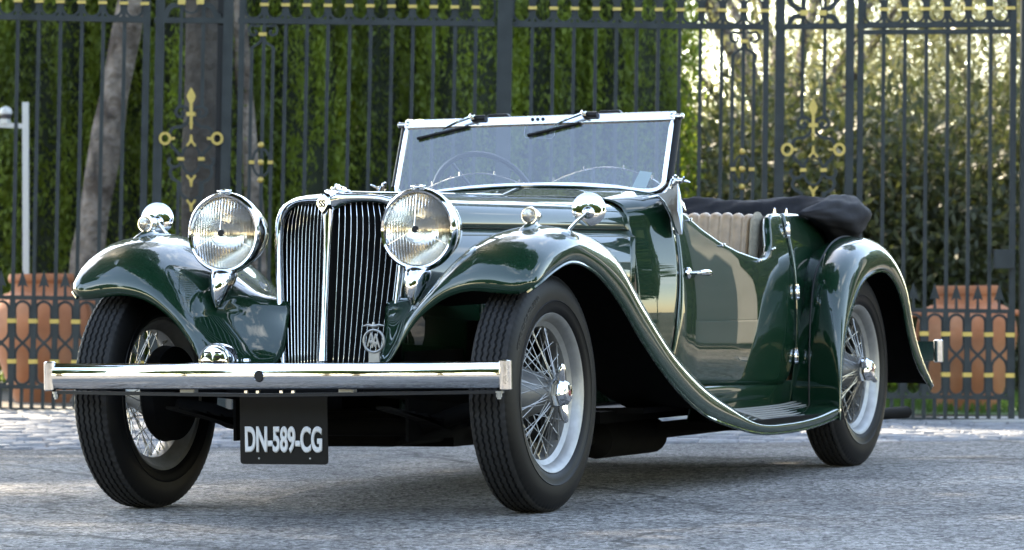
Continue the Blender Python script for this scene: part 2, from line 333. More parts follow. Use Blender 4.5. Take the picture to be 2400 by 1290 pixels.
RS = [
 [(-2.585,.803,.19),(-2.567,.812,.19),(-2.575,.79,.19),(-2.592,.75,.19),(-2.608,.70,.19),(-2.622,.65,.19),(-2.632,.60,.19)],
 [(-2.61,.803,.35),(-2.58,.812,.35),(-2.582,.79,.355),(-2.597,.75,.36),(-2.614,.70,.36),(-2.63,.65,.36),(-2.64,.60,.36)],
 [(-2.648,.803,.47),(-2.618,.812,.49),(-2.605,.79,.52),(-2.612,.75,.54),(-2.632,.70,.55),(-2.655,.65,.55),(-2.67,.60,.55)],
 [(-2.72,.803,.575),(-2.69,.812,.61),(-2.668,.79,.66),(-2.665,.75,.69),(-2.68,.70,.705),(-2.71,.65,.70),(-2.74,.60,.69)],
 [(-2.84,.803,.68),(-2.82,.812,.725),(-2.80,.79,.775),(-2.795,.75,.80),(-2.81,.70,.812),(-2.84,.65,.81),(-2.87,.59,.79)],
 [(-3.02,.803,.735),(-3.02,.812,.782),(-3.02,.79,.832),(-3.02,.75,.86),(-3.03,.70,.872),(-3.05,.64,.865),(-3.07,.56,.82)],
 [(-3.20,.803,.732),(-3.215,.812,.777),(-3.23,.79,.82),(-3.24,.75,.848),(-3.245,.70,.857),(-3.25,.63,.845),(-3.25,.52,.78)],
 [(-3.36,.803,.635),(-3.395,.812,.672),(-3.43,.79,.71),(-3.445,.75,.735),(-3.45,.70,.745),(-3.45,.60,.735),(-3.45,.48,.68)],
 [(-3.465,.803,.467),(-3.505,.812,.492),(-3.545,.79,.52),(-3.565,.75,.54),(-3.57,.70,.545),(-3.57,.58,.54),(-3.57,.44,.52)],
 [(-3.572,.803,.365),(-3.605,.812,.385),(-3.645,.79,.40),(-3.665,.75,.41),(-3.67,.70,.415),(-3.67,.56,.41),(-3.67,.42,.40)],
 [(-3.739,.803,.273),(-3.75,.812,.285),(-3.765,.79,.292),(-3.775,.75,.296),(-3.775,.70,.298),(-3.77,.56,.298),(-3.77,.42,.298)]]
def dense(P, nu, nv):
    A = interp(np.array(P, float), lin(nu)); return np.swapaxes(interp(np.swapaxes(A, 0, 1), lin(nv)), 0, 1)
FF = dense(FS, 96, 34); RF = dense(RS, 64, 26)
for s in (1, -1):
    A = FF if s > 0 else mir(FF); B = RF if s > 0 else mir(RF)
    ff = grid('front_fender', A, 'paint', car, solid=.004, mats=['paint', 'under'], inside=(-.5, .62 * s, .25))
    rf = grid('rear_fender', B, 'paint', car, solid=.004, mats=['paint', 'under'], inside=(-3.05, .66 * s, .35))
    # rolled bead along both lips, and the raised spine on the crown
    mb = MB(); mb.tube([V(p) for p in A[:, 0]], .0055, 6); mb.build('lip_bead', 'paint', ff)
    mb = MB(); mb.tube([V(p) for p in B[:, 0]], .0055, 6); mb.build('lip_bead', 'paint', rf)
    mb = MB(); mb.tube([(p[0], p[1], p[2] + .001) for p in B[:, 15]][:44], .0035, 5); mb.build('seam_bead', 'black', rf)
    # teardrop spine in front of the side lamp
    sp = []; ys = [.672] * 9; zs = [.828, .848, .860, .869, .876, .881, .882, .880, .875]; xs = [.185, .14, .09, .06, .03, 0, -.04, -.09, -.14]
    for x, z, h, wd in zip(xs, zs, [.001, .005, .009, .013, .016, .017, .013, .007, 0], [.003, .007, .011, .015, .018, .019, .016, .011, .004]):
        sp.append([(x, (.672 + wd * math.cos(a)) * s, z - .004 + h * math.sin(a)) for a in np.linspace(0, PI, 9)])
    grid('crown_spine', dense(sp, 24, 13), 'paint', ff, inside=(0, .672 * s, .8))
    # dark inner wheel arch
    mb = MB(); mb.box((-.09, .30 * s, .36), (.42, .01, .28)); mb.box((-.36, .42 * s, .42), (.02, .26, .34)); mb.build('inner_wing', 'under', car)
    mb = MB(); mb.box((-3.1, .48 * s, .45), (1.0, .01, .5)); mb.build('inner_wing', 'under', car)
    # running board with polished strips
    rb = MB(); rb.box((-2.12, .635 * s, .205), (1.05, .33, .03)); rbo = rb.build('running_board', 'under', car, False)
    for k in range(7):
        y = .655 + k * .0185; x0 = -1.77 - .006 * k; x1 = -2.53
        mb = MB(); zz = lambda x, y=y: .2500 - (y - .66) * .31 + .004 * ((x + 2.05) / .5) ** 2 + (.012 if x > -1.9 else 0) * ((x + 1.9) / .13) ** 2 + (.006 if x < -2.35 else 0) * ((-x - 2.35) / .2)
        pts = [(x, y * s, zz(x)) for x in np.linspace(x0, x1, 16)]
        mb.tube(pts, [.0012] + [.0042] * 14 + [.0015], 8); mb.build('tread_strip', 'strip', rbo)
# ---- hood, scuttle, doors, tub
W_X = [.06, -.05, -.3, -.8, -1.33]; 
def hood_sec(x):
    t = (-x) / 1.33; t = max(-.02, t)
    yw = .205 + .29 * (t ** .82 if t > 0 else 0); zt = .998 + .015 * t; k = yw / .495
    pts = [(.46, .30), (.487, .55), (.497, .72), (.5, .862), (.4925, .868), (.481, .884), (.4795, .888), (.4775, .90), (.468, .932), (.440, .962), (.36, .988), (.20, 1.003), (0.002, 1.010)]
    out = []
    for y, z in pts:
        zz = z + (zt - 1.010) * max(0, (z - .86) / .15)
        out.append((x, y * k, zz))
    return out
HX = [-.035, -.12, -.3, -.55, -.8, -1.05, -1.322]
HH = interp(np.array([hood_sec(x) for x in HX]), lin(40))
for s in (1, -1):
    A = HH if s > 0 else mir(HH)
    side = grid('hood_side', A[:, :4], 'paint', car, solid=.003, mats=['paint', 'under'], inside=(-.6, 0, .6))
    hinge = grid('hood_strip', np.concatenate([A[:, 3:4] + [0, 0, .002], A[:, 4:6]], 1), 'paint', car, solid=.002, inside=(-.6, 0, .6))
    C_ = np.swapaxes(interp(np.swapaxes(A[:, 6:], 0, 1), lin(22)), 0, 1)
    grid('hood_top', C_, 'paint', car, solid=.003, mats=['paint', 'under'], inside=(-.6, 0, .6))
    for k in range(15):     # louvres on the hood side
        x = -.42 - k * .052; i = int((-x - .035) / 1.287 * 39); yy = A[i, 2, 1]
        mb = MB(); pts = [(x, yy + .001 * s, z) for z in np.linspace(.56, .80, 6)]
        mb.tube(pts, [.001, .006, .007, .007, .006, .001], 6); mb.build('louvre', 'paint', side)
    mb = MB(); mb.tube([(-.62, .475 * s, .80), (-.62, .50 * s, .80)], .006, 8); mb.tube([(-.62, .50 * s, .775), (-.62, .505 * s, .81), (-.615, .50 * s, .835)], [.003, .006, .003], 6); mb.build('hood_catch', 'chrome', side)
mb = MB(); mb.tube([(x, 0, z + .003) for x, y, z in [tuple(p[-1]) for p in HH]], .005, 6); mb.build('hood_hinge', 'paint', car)
BXs = [-1.30, -1.40, -1.5, -1.6, -1.8, -2.0, -2.2, -2.45, -2.65, -2.9, -3.2, -3.5, -3.7, -3.82]; BYs = [.485, .552, .600, .611, .619, .628, .632, .634, .63, .615, .578, .51, .43, .33]
def SY(x, z): return float(np.interp(-x, [-a for a in BXs], BYs)) - .42 * (z - .60) ** 2 if z > .60 else float(np.interp(-x, [-a for a in BXs], BYs)) - .30 * (z - .60) ** 2
DT = [(-1.49,.992),(-1.535,.972),(-1.565,.960),(-1.635,.934),(-1.755,.886),(-1.895,.842),(-2.055,.808),(-2.186,.790),(-2.27,.781),(-2.32,.781),(-2.371,.803),(-2.405,.835),(-2.425,.87),(-2.440,.905),(-2.462,.932),(-2.495,.944),(-2.60,.949),(-2.8,.951),(-3.1,.948),(-3.5,.92),(-3.82,.86)]
def zt(x): return float(np.interp(-x, [-a for a, b in DT], [b for a, b in DT]))
def xf(z): return -1.455 - .080 * (z - .43) / .53
def side_panel(name, xa, xb, zb, xs, s, top=True):
    """body side between front edge xa(z) and rear edge xb(z)"""
    rows = []
    for u in xs:
        z1 = zt(xa(.9) * (1 - u) + xb(.9) * u); col = []; x1 = 0
        for q in list(np.linspace(0, 1, 22)):
            z0 = zb(xa(.3) * (1 - u) + xb(.3) * u); z = z0 + (z1 - z0) * q; x1 = xa(z) * (1 - u) + xb(z) * u; col.append((x1, SY(x1, z) * s, z))
        if top:
            y = SY(x1, z1)
            for a in (35, 70, 105, 140): col.append((x1, (y - .016 + .016 * math.cos(R(a))) * s, z1 + .012 * math.sin(R(a))))
            col.append((x1, (y - .034) * s, z1 - .02)); col.append((x1, (y - .036) * s, z1 - .12))
        rows.append(col)
    return grid(name, rows, 'paint', car, solid=.003, inside=(-2.0, 0, .6))
for s in (1, -1):
    us = sorted(set(list(np.linspace(0, 1, 40)) + list(np.linspace(.76, .9, 22))))
    zb = lambda x: .345 - .022 * min(1, max(0, (-x - 1.6) / .95)) + (.09 * max(0, (-x - 2.50) / .11) ** 2 if x < -2.5 else 0)
    dr = side_panel('door', xf, lambda z: -2.612, zb, us, s)
    # body below and behind the door
    rows = []
    for x in np.linspace(-1.62, -2.66, 30): rows.append([(x, (SY(x, z) - .001) * s, z) for z in np.linspace(.19, .338, 6)])
    grid('sill', rows, 'paint', car, solid=.003, inside=(-2, 0, .3))
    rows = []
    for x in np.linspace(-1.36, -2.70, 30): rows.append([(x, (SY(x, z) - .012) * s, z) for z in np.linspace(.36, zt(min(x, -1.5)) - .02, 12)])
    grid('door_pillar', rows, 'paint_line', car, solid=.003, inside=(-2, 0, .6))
    side_panel('quarter_panel', lambda z: -2.619, lambda z: -3.80, lambda x: .24, lin(34), s)
    # scuttle
    rows = []
    for u in lin(16):
        f = lambda z: -1.328 * (1 - u) + (xf(z) + .007) * u
        x9 = f(.93); t = u; col = [(f(z), SY(f(z), z) * s if u > .0 else SY(f(z), z) * s, z) for z in np.linspace(.40, .90, 16)]
        yb = SY(f(.9), .9); zc = 1.013 + .040 * t
        for fy, z in ((.990, .935), (.965, .962), (.90, .984), (.80, .997)): col.append((x9, yb * fy * s, z + (.022 + (.004 if fy < .95 else 0)) * t))
        col += [(x9, yb * fy * s, 1.003 + k + (.030 + .01 * (1 - fy)) * t) for fy, k in ((.65, 0), (.4, .005), (.2, .008), (0, .010))]
        rows.append(col)
    A = np.array(rows); sc = np.swapaxes(interp(np.swapaxes(A, 0, 1), lin(48)), 0, 1)
    grid('scuttle', sc, 'paint', car, solid=.003, mats=['paint', 'under'], inside=(-1.4, 0, .6))
    rows = []   # cowl top behind the scuttle, up to the dashboard
    for x in np.linspace(-1.50, -1.66, 8):
        yb = SY(x, .96); zc = 1.053
        rows.append([(x, yb * fy * s, z) for fy, z in ((1.0, .955), (.985, .985), (.95, 1.006), (.88, 1.018), (.78, 1.026), (.65, 1.036), (.4, 1.048), (.2, 1.053), (0, 1.055))])
    grid('cowl', rows, 'paint', car, solid=.006, mats=['paint', 'black'], inside=(-1.5, 0, .6))
    # door furniture
    mb = MB(); yh = SY(-1.56, .735) * s; e = s
    mb.lathe([(0, .012), (.014, .011), (.020, .006), (.021, 0)], (-1.560, (abs(yh)) * e, .737), (0, e, 0), 16)
    mb.tube([(-1.560, abs(yh) * e, .737), (-1.560, (abs(yh) + .035) * e, .737), (-1.575, (abs(yh) + .045) * e, .737)], .007, 10)
    mb.tube([(-1.567, (abs(yh) + .042) * e, .7375), (-1.605, (abs(yh) + .046) * e, .738), (-1.645, (abs(yh) + .045) * e, .738), (-1.675, (abs(yh) + .043) * e, .735), (-1.688, (abs(yh) + .041) * e, .732)], [.008, .0115, .0125, .008, .002], 12)
    mb.build('handle', 'chrome', dr)
    for z in (.896, .664, .426):
        y = SY(-2.615, z); mb = MB()
        for dx, r_ in ((-.005, .0075), (.013, .009)):
            mb.lathe([(0, -.026), (r_ * .7, -.026), (r_, -.020), (r_ * .8, -.017), (r_, -.014), (r_, .012), (r_ * .8, .015), (r_, .018), (r_ * .7, .024), (.003, .026), (.003, .031), (0, .032)], (-2.615 + dx, (y + .007) * s, z), (0, 0, 1), 14)
        mb.build('hinge', 'chrome', dr)
    for x in (-1.56, -1.65, -1.90, -2.23, -2.40):   # hood studs along the door edge
        mb = MB(); z = zt(x) - .002; y = SY(x, z); mb.lathe([(.005, 0), (.005, .006), (.003, .008), (.003, .013), (.0055, .015), (0, .019)], (x, y * s, z - .006), (0, s, .5), 8); mb.build('stud', 'chrome', dr)
    for x in (-2.57, -2.72):
        mb = MB(); mb.lathe([(.005, 0), (.005, .012), (.003, .014), (.003, .02), (.0055, .022), (0, .027)], (x, (SY(x, .95) - .015) * s, .955), (0, 0, 1), 8); mb.build('stud', 'chrome', car)
    # screen pillar with wing nut
    A = [(-1.315, .998, .552), (-1.37, 1.006, .565), (-1.40, .985, .575), (-1.43, .94, .588), (-1.455, .90, .592), (-1.48, .876, .594), (-1.505, .874, .596), (-1.52, .90, .595), (-1.532, .96, .590), (-1.552, 1.02, .572), (-1.562, 1.06, .560), (-1.535, 1.066, .558), (-1.50, 1.035, .560), (-1.44, 1.012, .560)]
    vs = [(x, (y - .006) * s, z) for x, z, y in A] + [(x, (y + .004) * s, z) for x, z, y in A]; n = len(A)
    o = mesh('screen_bracket', vs, [tuple(range(n)), tuple(range(2 * n - 1, n - 1, -1))] + [(i, (i + 1) % n, n + (i + 1) % n, n + i) for i in range(n)], 'chrome', car, True, 30)
    b = o.modifiers.new('b', 'BEVEL'); b.width = .003; b.segments = 3
    mb = MB(); mb.lathe([(0, 0), (.020, .001), (.023, .006), (.020, .012), (.010, .014), (.009, .03), (.006, .034), (0, .036)], (-1.558, .552 * s, 1.058), (0, s, 0), 20)
    for a in (25, 190): mb.tube([(-1.558, .585 * s, 1.058), (-1.558 + .016 * math.cos(R(a)), .595 * s, 1.058 + .016 * math.sin(R(a))), (-1.558 + .03 * math.cos(R(a)), .60 * s, 1.058 + .03 * math.sin(R(a)))], [.004, .0055, .003], 8)
    mb.build('wing_nut', 'chrome', o)
# rear of the tub
rows = []
for z in np.linspace(.24, .86, 10): rows.append([(-3.80 - .06 * math.cos(PI / 2 * abs(t)) * (1 - z * .2), .34 * t - 0, z) for t in np.linspace(-1, 1, 13)])
grid('rear_panel', rows, 'paint', car, solid=.003, inside=(-3, 0, .6))
# interior
mb = MB(); mb.box((-2.2, 0, .27), (1.9, 1.1, .02)); mb.build('floor', 'black', car, False)
mb = MB(); mb.box((-1.66, 0, .93), (.02, 1.08, .17)); mb.build('dashboard', 'trim', car, False, bevel=.005)
mb = MB(); mb.tube([V((-1.86, -.3, 1.0)) + Matrix.Rotation(R(-65), 3, 'Y') @ V((.2 * math.cos(a), .2 * math.sin(a), 0)) for a in np.linspace(0, 2 * PI, 40)[:-1]], .010, 8, True)
for a in (90, 210, 330): mb.tube([V((-1.86, -.3, 1.0)), V((-1.86, -.3, 1.0)) + Matrix.Rotation(R(-65), 3, 'Y') @ V((.2 * math.cos(R(a)), .2 * math.sin(R(a)), 0))], .005, 6)
mb.build('steering_wheel', 'black', car)
for s in (1, -1):
    # pleated backrest of a front seat
    rows = []; y0, y1 = .055, .50; N_ = 90
    for i in range(N_):
        t = i / (N_ - 1); y = y0 + (y1 - y0) * t; pl = abs(math.sin(PI * t * 10)) ** .6 * .013; ht = .955 - .012 * abs(2 * t - 1) ** 3; edge = .03 * max(0, abs(2 * t - 1) - .9) / .1
        col = [(-2.42 - .10 * (z - .5) / .45 + pl - edge, y * s, z) for z in np.linspace(.45, ht - .03, 8)]
        xt = col[-1][0] - pl
        for a in (20, 45, 70, 95, 130, 170): col.append((xt - .03 + (.03 + pl) * math.cos(R(a)), y * s, ht - .03 + (.03 + pl) * math.sin(R(a))))
        col.append((xt - .06, y * s, .5)); rows.append(col)
    st = grid('seat_backrest', rows, 'leather', car, inside=(-2.6, .28 * s, .7))
    mb = MB(); mb.tube([(-2.41 - .10 * (z - .5) / .45, (.512) * s, z) for z in np.linspace(.45, .93, 8)] + [(-2.53, .512 * s, .948), (-2.56, .512 * s, .93), (-2.57, .512 * s, .8)], .019, 10); mb.build('piping', 'leather_edge', st)
    mb = MB(); mb.box((-2.15, .28 * s, .42), (.5, .46, .14)); mb.build('seat_cushion', 'leather', car, True, 30, bevel=.03)
rows = []
for y in np.linspace(-.52, .52, 80):
    pl = abs(math.sin((y + .52) * PI * 20)) ** .6 * .012; rows.append([(-3.12 - .12 * (z - .5) + pl, y, z) for z in np.linspace(.45, .90, 6)] + [(-3.19, y, .925), (-3.24, y, .92), (-3.3, y, .8)])
grid('rear_backrest', rows, 'leather', car, inside=(-3.4, 0, .6))
mb = MB(); mb.box((-2.88, 0, .42), (.45, 1.0, .14)); mb.build('rear_cushion', 'leather', car, True, 30, bevel=.03)
for s in (1, -1):
    rows = [[(x, (SY(x, .7) - .045) * s, z) for z in np.linspace(.30, zt(x) - .03, 5)] for x in np.linspace(-1.66, -3.4, 50)]
    grid('door_trim', rows, 'leather', car, solid=.004, inside=(-2, .9 * s, .6))
# folded soft top bag round the back of the cockpit
path = [(-2.80, .585, .962, .010, .008), (-2.90, .60, .968, .03, .025), (-3.03, .61, .966, .055, .048), (-3.18, .615, .956, .075, .075), (-3.31, .595, .944, .09, .093), (-3.40, .54, .94, .095, .095), (-3.46, .43, .945, .095, .085), (-3.50, .25, .955, .095, .08), (-3.52, 0, .96, .095, .08)]
path += [(x, -y, z, a, b) for x, y, z, a, b in path[-2::-1]]
PP = interp(np.array(path), lin(120)); rows = []
for i in range(120):
    x, y, z, a, b = PP[i]; j = min(i + 1, 119); k = max(i - 1, 0); t = V((PP[j][0] - PP[k][0], PP[j][1] - PP[k][1], 0)).normalized(); nrm = V((t.y, -t.x, 0)); row = []
    for q in range(36):
        an = 2 * PI * q / 36; f = 1 + .09 * math.sin(3 * an + i * .23) + .07 * math.sin(5 * an - i * .31 + 1) + .05 * math.sin(9 * an + i * .5) + .05 * abs(math.sin(4 * an + i * .9)) + .03 * random.uniform(-1, 1)
        sag = -.25 * b * max(0, math.cos(an)) ** 2
        row.append((x + nrm.x * a * math.cos(an) * f * -1, y + nrm.y * a * math.cos(an) * f * -1, z + b * math.sin(an) * f + sag))
    rows.append(row)
o = grid('soft_top', rows, 'canvas', car, closed=True, cap=True); tag(o, 'folded black canvas top bundled round the back of the cockpit')
sm = o.modifiers.new('s', 'SMOOTH'); sm.iterations = 1; sm.factor = .5
# far and rear run of the folded top rests on the tub
rows = [[(x, y, .90 + .06 * (1 - (abs(y) / .62) ** 4) + .008 * math.sin(x * 31 + y * 9)) for y in np.linspace(-.6, .6, 30)] for x in np.linspace(-3.22, -3.56, 12)]
grid('tonneau_panel', rows, 'canvas', car, solid=.004, inside=(-3.5, 0, .5))

# ---- windscreen
def WP(y, z, off=0): return V((-1.56 - (z - 1.04) * .11 / .26 + off, y, z))
out = [(0, 1.056), (.10, 1.0555), (.2, 1.052), (.28, 1.046), (.34, 1.040), (.40, 1.030), (.44, 1.026), (.475, 1.026), (.500, 1.034), (.513, 1.052), (.5135, 1.08), (.513, 1.18), (.512, 1.288)]
half = [WP(y, z) for y, z in interp(np.array(out), lin(44), np.linspace(0, 1, len(out)))]
loop = half + [V((p.x, -p.y, p.z)) for p in half[::-1]]
nrmW = V((-1, 0, -.11 / .26)).cross(V((0, 1, 0))).normalized(); nrmW = V((.921, 0, .389))
fr = MB(); fr.flat(loop, .017, .014, nrmW); fo = fr.build('windscreen_frame', 'polished', car, True, 30, bevel=.003)
mb = MB(); mb.flat([WP(-.522, 1.288), WP(.522, 1.288)], .036, .018, nrmW); mb.build('top_rail', 'polished', fo, True, 30, bevel=.004)
n = len(loop); gv = [p + nrmW * .001 for p in loop]; mesh('windscreen_glass', gv, [tuple(range(n))], 'windscreen', car)
mb = MB(); mb.flat([p - nrmW * .010 - V((0, 0, .006)) for p in loop[:38]], .02, .012, nrmW); mb.flat([p - nrmW * .010 - V((0, 0, .006)) for p in loop[-38:]], .02, .012, nrmW); mb.build('rubber_seal', 'black', fo)
for s in (1, -1):
    mb = MB(); mb.tube([WP(.53 * s, 1.06, -.012), WP(.528 * s, 1.28, -.012)], .012, 10); mb.build('screen_post', 'black', fo)
    mb = MB(); mb.lathe([(0, 0), (.012, 0), (.013, .01), (.009, .014), (.008, .035), (.011, .04), (.009, .047), (0, .05)], WP(.505 * s, 1.288), (0, s, 0), 14); mb.build('frame_nut', 'chrome', fo)
for y in (-.02, 0, .02): mb = MB(); mb.lathe([(0, .004), (.0055, .004), (.0065, 0)], WP(y, 1.289) + nrmW * .009, nrmW, 12); mb.build('screw', 'black', fo)
for yc in (-.247, .185):
    pv = WP(yc, 1.297) + nrmW * .012; wp = MB()
    wp.lathe([(0, 0), (.013, 0), (.013, .02), (.010, .026), (0, .028)], pv - nrmW * .01, nrmW, 14); wp.tube([pv + nrmW * .004, pv + nrmW * .004 + V((0, .045, 0))], .011, 10)
    wo_ = wp.build('wiper', 'black', car)
    a0 = pv + nrmW * .022; a1 = WP(yc - .115, 1.262) + nrmW * .016
    mb = MB(); mb.lathe([(0, -.012), (.010, -.010), (.011, .006), (0, .012)], a0, nrmW, 12); mb.tube([a0, a0.lerp(a1, .5) + nrmW * .004, a1], [.0065, .0045, .003], 8); mb.build('arm', 'chrome', wo_)
    b0 = WP(yc - .215, 1.232) + nrmW * .010; b1 = WP(yc - .02, 1.283 - .012) + nrmW * .010
    mb = MB(); mb.flat([b0, b0.lerp(b1, .5), b1], .011, .006, nrmW.cross((b1 - b0).normalized())); mb.flat([b0 - nrmW * .006, b1 - nrmW * .006], .008, .003, nrmW.cross((b1 - b0).normalized())); mb.build('blade', 'black', wo_)
    mb = MB(); c = WP(yc + .075, 1.302, -.02)
    vs = [(c.x, c.y + y, c.z + z) for y, z in ((-.06, -.01), (.06, -.01), (.035, .017), (-.035, .017))]; vs += [(x - .03, y, z) for x, y, z in vs]
    mb.add(vs, [(0, 1, 2, 3), (7, 6, 5, 4), (0, 4, 5, 1), (1, 5, 6, 2), (2, 6, 7, 3), (3, 7, 4, 0)]); mb.build('motor_cover', 'black', wo_, False, bevel=.004)
# pair of small aero screens behind the main glass
for y0, y1, zp in ((-.44, -.03, 1.105), (.03, .48, 1.115)):
    pts = [V((-1.63 - .02 * math.sin(PI * t), y0 + (y1 - y0) * t, 1.045 + (zp - 1.045) * math.sin(PI * t) ** .8)) for t in lin(25)]
    mb = MB(); mb.tube(pts, .0028, 6); a = mb.build('aero_screen', 'polished', car)
    mesh('pane', [p for p in pts], [tuple(range(25))], 'clear', a)
    for t in (2, 8, 16, 22): mb = MB(); mb.tube([pts[t], pts[t] + V((0, 0, .014))], .0035, 6); mb.build('clip', 'polished', a)
st = [WP(.392, 1.037), WP(.447, 1.037), WP(.462, 1.092), WP(.415, 1.099)]
mesh('tax_sticker', [p - nrmW * .003 for p in st], [(0, 1, 2, 3)], 'sticker', fo)
mb = MB(); rr = [(-.05, 1.275), (-.05, 1.24), (-.042, 1.229), (.06, 1.224), (.068, 1.235), (.068, 1.275)]; mb.tube([WP(y, z) - nrmW * .003 for y, z in rr], .0009, 5); mb.build('mirror_outline', 'letter', fo)

# ---- radiator
def xe(z): return 0 - .115 * (z - .465)
rad = MB()
sh = [(0.172, .44), (.176, .47), (.192, .62), (.204, .77), (.208, .87), (.204, .915), (.188, .945), (.155, .962), (.10, .968), (.04, .962), (.012, .948)]   # opening
so_ = [(.188, .44), (.193, .47), (.211, .62), (.224, .77), (.229, .87), (.226, .925), (.208, .962), (.17, .982), (.11, .992), (.05, .995), (0, 1.0)]
def vx(y, z): return xe(z) + .092 * (1 - min(1, abs(y) / .19)) 
A_ = interp(np.array(sh), lin(40)); B_ = interp(np.array(so_), lin(40)); shell = None
for s in (1, -1):
    rows = []
    for (yi, zi), (yo, zo) in zip(A_, B_):
        ym, zm = (yi + yo) / 2, (zi + zo) / 2
        f = lambda y, z, o: (vx(y, z) + o, y * s, z)
        rows.append([f(yi, zi, -.03), f(yi, zi, .004), f(ym, zm, .014), f(yo * .96 + ym * .04, zo * .96 + zm * .04, .010), (min(vx(yo, zo), xe(zo) + .05) - .01, yo * s, zo), (xe(zo) - .03, yo * s, zo + .002), (-.055 + xe(zo) * .0, yo * s * 1.0, zo + .003)])
    rows = np.swapaxes(interp(np.swapaxes(np.array(rows), 0, 1), lin(20)), 0, 1)
    o = grid('radiator_shell', rows, 'chrome', car, inside=(-.3, .1 * s, .7)); shell = shell or o
    NS = 11
    for k in range(NS):
        fy = (k + .75) / (NS + .35); pts = []
        for z in np.linspace(.445, .967, 12):
            yw = float(np.interp(z, [p[1] for p in sh[:6]] + [.97], [p[0] for p in sh[:6]] + [.19])); y = .012 + (yw - .012) * fy
            ztop = float(np.interp(y, [.012, .04, .10, .155, .188, .204], [.948, .962, .968, .962, .945, .915]))
            if z > ztop: pts.append((vx(y, ztop) - .014, y * s, ztop)); break
            pts.append((vx(y, z) - .014, y * s, z))
        mb = MB(); mb.flat(pts, .0022, .0045, (1, 0, .1)); mb.build('grille_slat', 'chrome', o, True, 30, bevel=.001)
mb = MB(); mb.add([(vx(y, z) - .035, y, z) for z in (.43, .7, .97) for y in (-.215, -.1, 0, .1, .215)], [(i * 5 + j, i * 5 + j + 1, i * 5 + j + 6, i * 5 + j + 5) for i in range(2) for j in range(4)]); mb.build('radiator_core', 'under', car, False)
cb = MB(); cpts = [V((vx(0, z) + .004, 0, z)) for z in np.linspace(.47, .945, 8)]; cb.tube(cpts, [.016, .013, .011, .011, .011, .012, .014, .020], 12); cb.build('centre_bar', 'chrome', shell)
mb = MB(); mb.lathe([(.036, -.02), (.034, 0), (.022, .012), (.017, .022), (0, .03)], (vx(0, .45) + .01, 0, .445), (0, 0, 1), 20); mb.build('crank_shroud', 'chrome', shell)
# pointed crest with badge
rows = []
for t in lin(14):
    x = .062 - .125 * t; z0 = .992 + .016 * math.sin(PI * min(1, t * 1.1) * .6); hw = .018 + .016 * t
    rows.append([(x, hw * math.sin(a), z0 - .006 + .012 * math.cos(a)) for a in np.linspace(-PI / 2, PI / 2, 9)])
grid('shell_crest', rows, 'chrome', shell, inside=(0, 0, .9))
hexa = [(0, .030), (.022, .012), (.024, -.004), (.012, -.024), (0, -.036), (-.012, -.024), (-.024, -.004), (-.022, .012)]
bc = V((.078, 0, .965)); mb = MB(); vs = [bc + V((-.004 + .0, y, z)) for y, z in hexa] + [bc + V((.008, y * .8, z * .8)) for y, z in hexa]
mb.add(vs, [tuple(range(8, 16))] + [(i, (i + 1) % 8, 8 + (i + 1) % 8, 8 + i) for i in range(8)]); bd = mb.build('badge', 'polished', shell, True, 20)
tm = text_mesh('SS', .03, .001, .0006, .8); to = link('badge_letters', tm, 'paint_line', shell); to.matrix_local = Matrix.Translation(bc + V((.0095, 0, -.002))) @ Euler((R(90), 0, R(90))).to_matrix().to_4x4()
mb = MB(); mb.lathe([(.026, -.02), (.028, 0), (.038, .002), (.040, .006), (.036, .010), (.02, .012), (0, .013)], (-.02, 0, 1.000), (0, 0, 1), 28); cp = mb.build('filler_cap', 'chrome', car)
mb = MB(); mb.tube([(.012, 0, 1.013), (0, 0, 1.017), (-.015, 0, 1.021), (-.03, 0, 1.022), (-.04, 0, 1.018), (-.046, 0, 1.012)], [.002, .005, .007, .007, .005, .002], 8)
for s in (1, -1): mb.tube([(-.01, .004 * s, 1.015), (-.022, .016 * s, 1.016), (-.036, .026 * s, 1.014)], [.006, .005, .002], 6)
mb.build('mascot', 'chrome', cp)

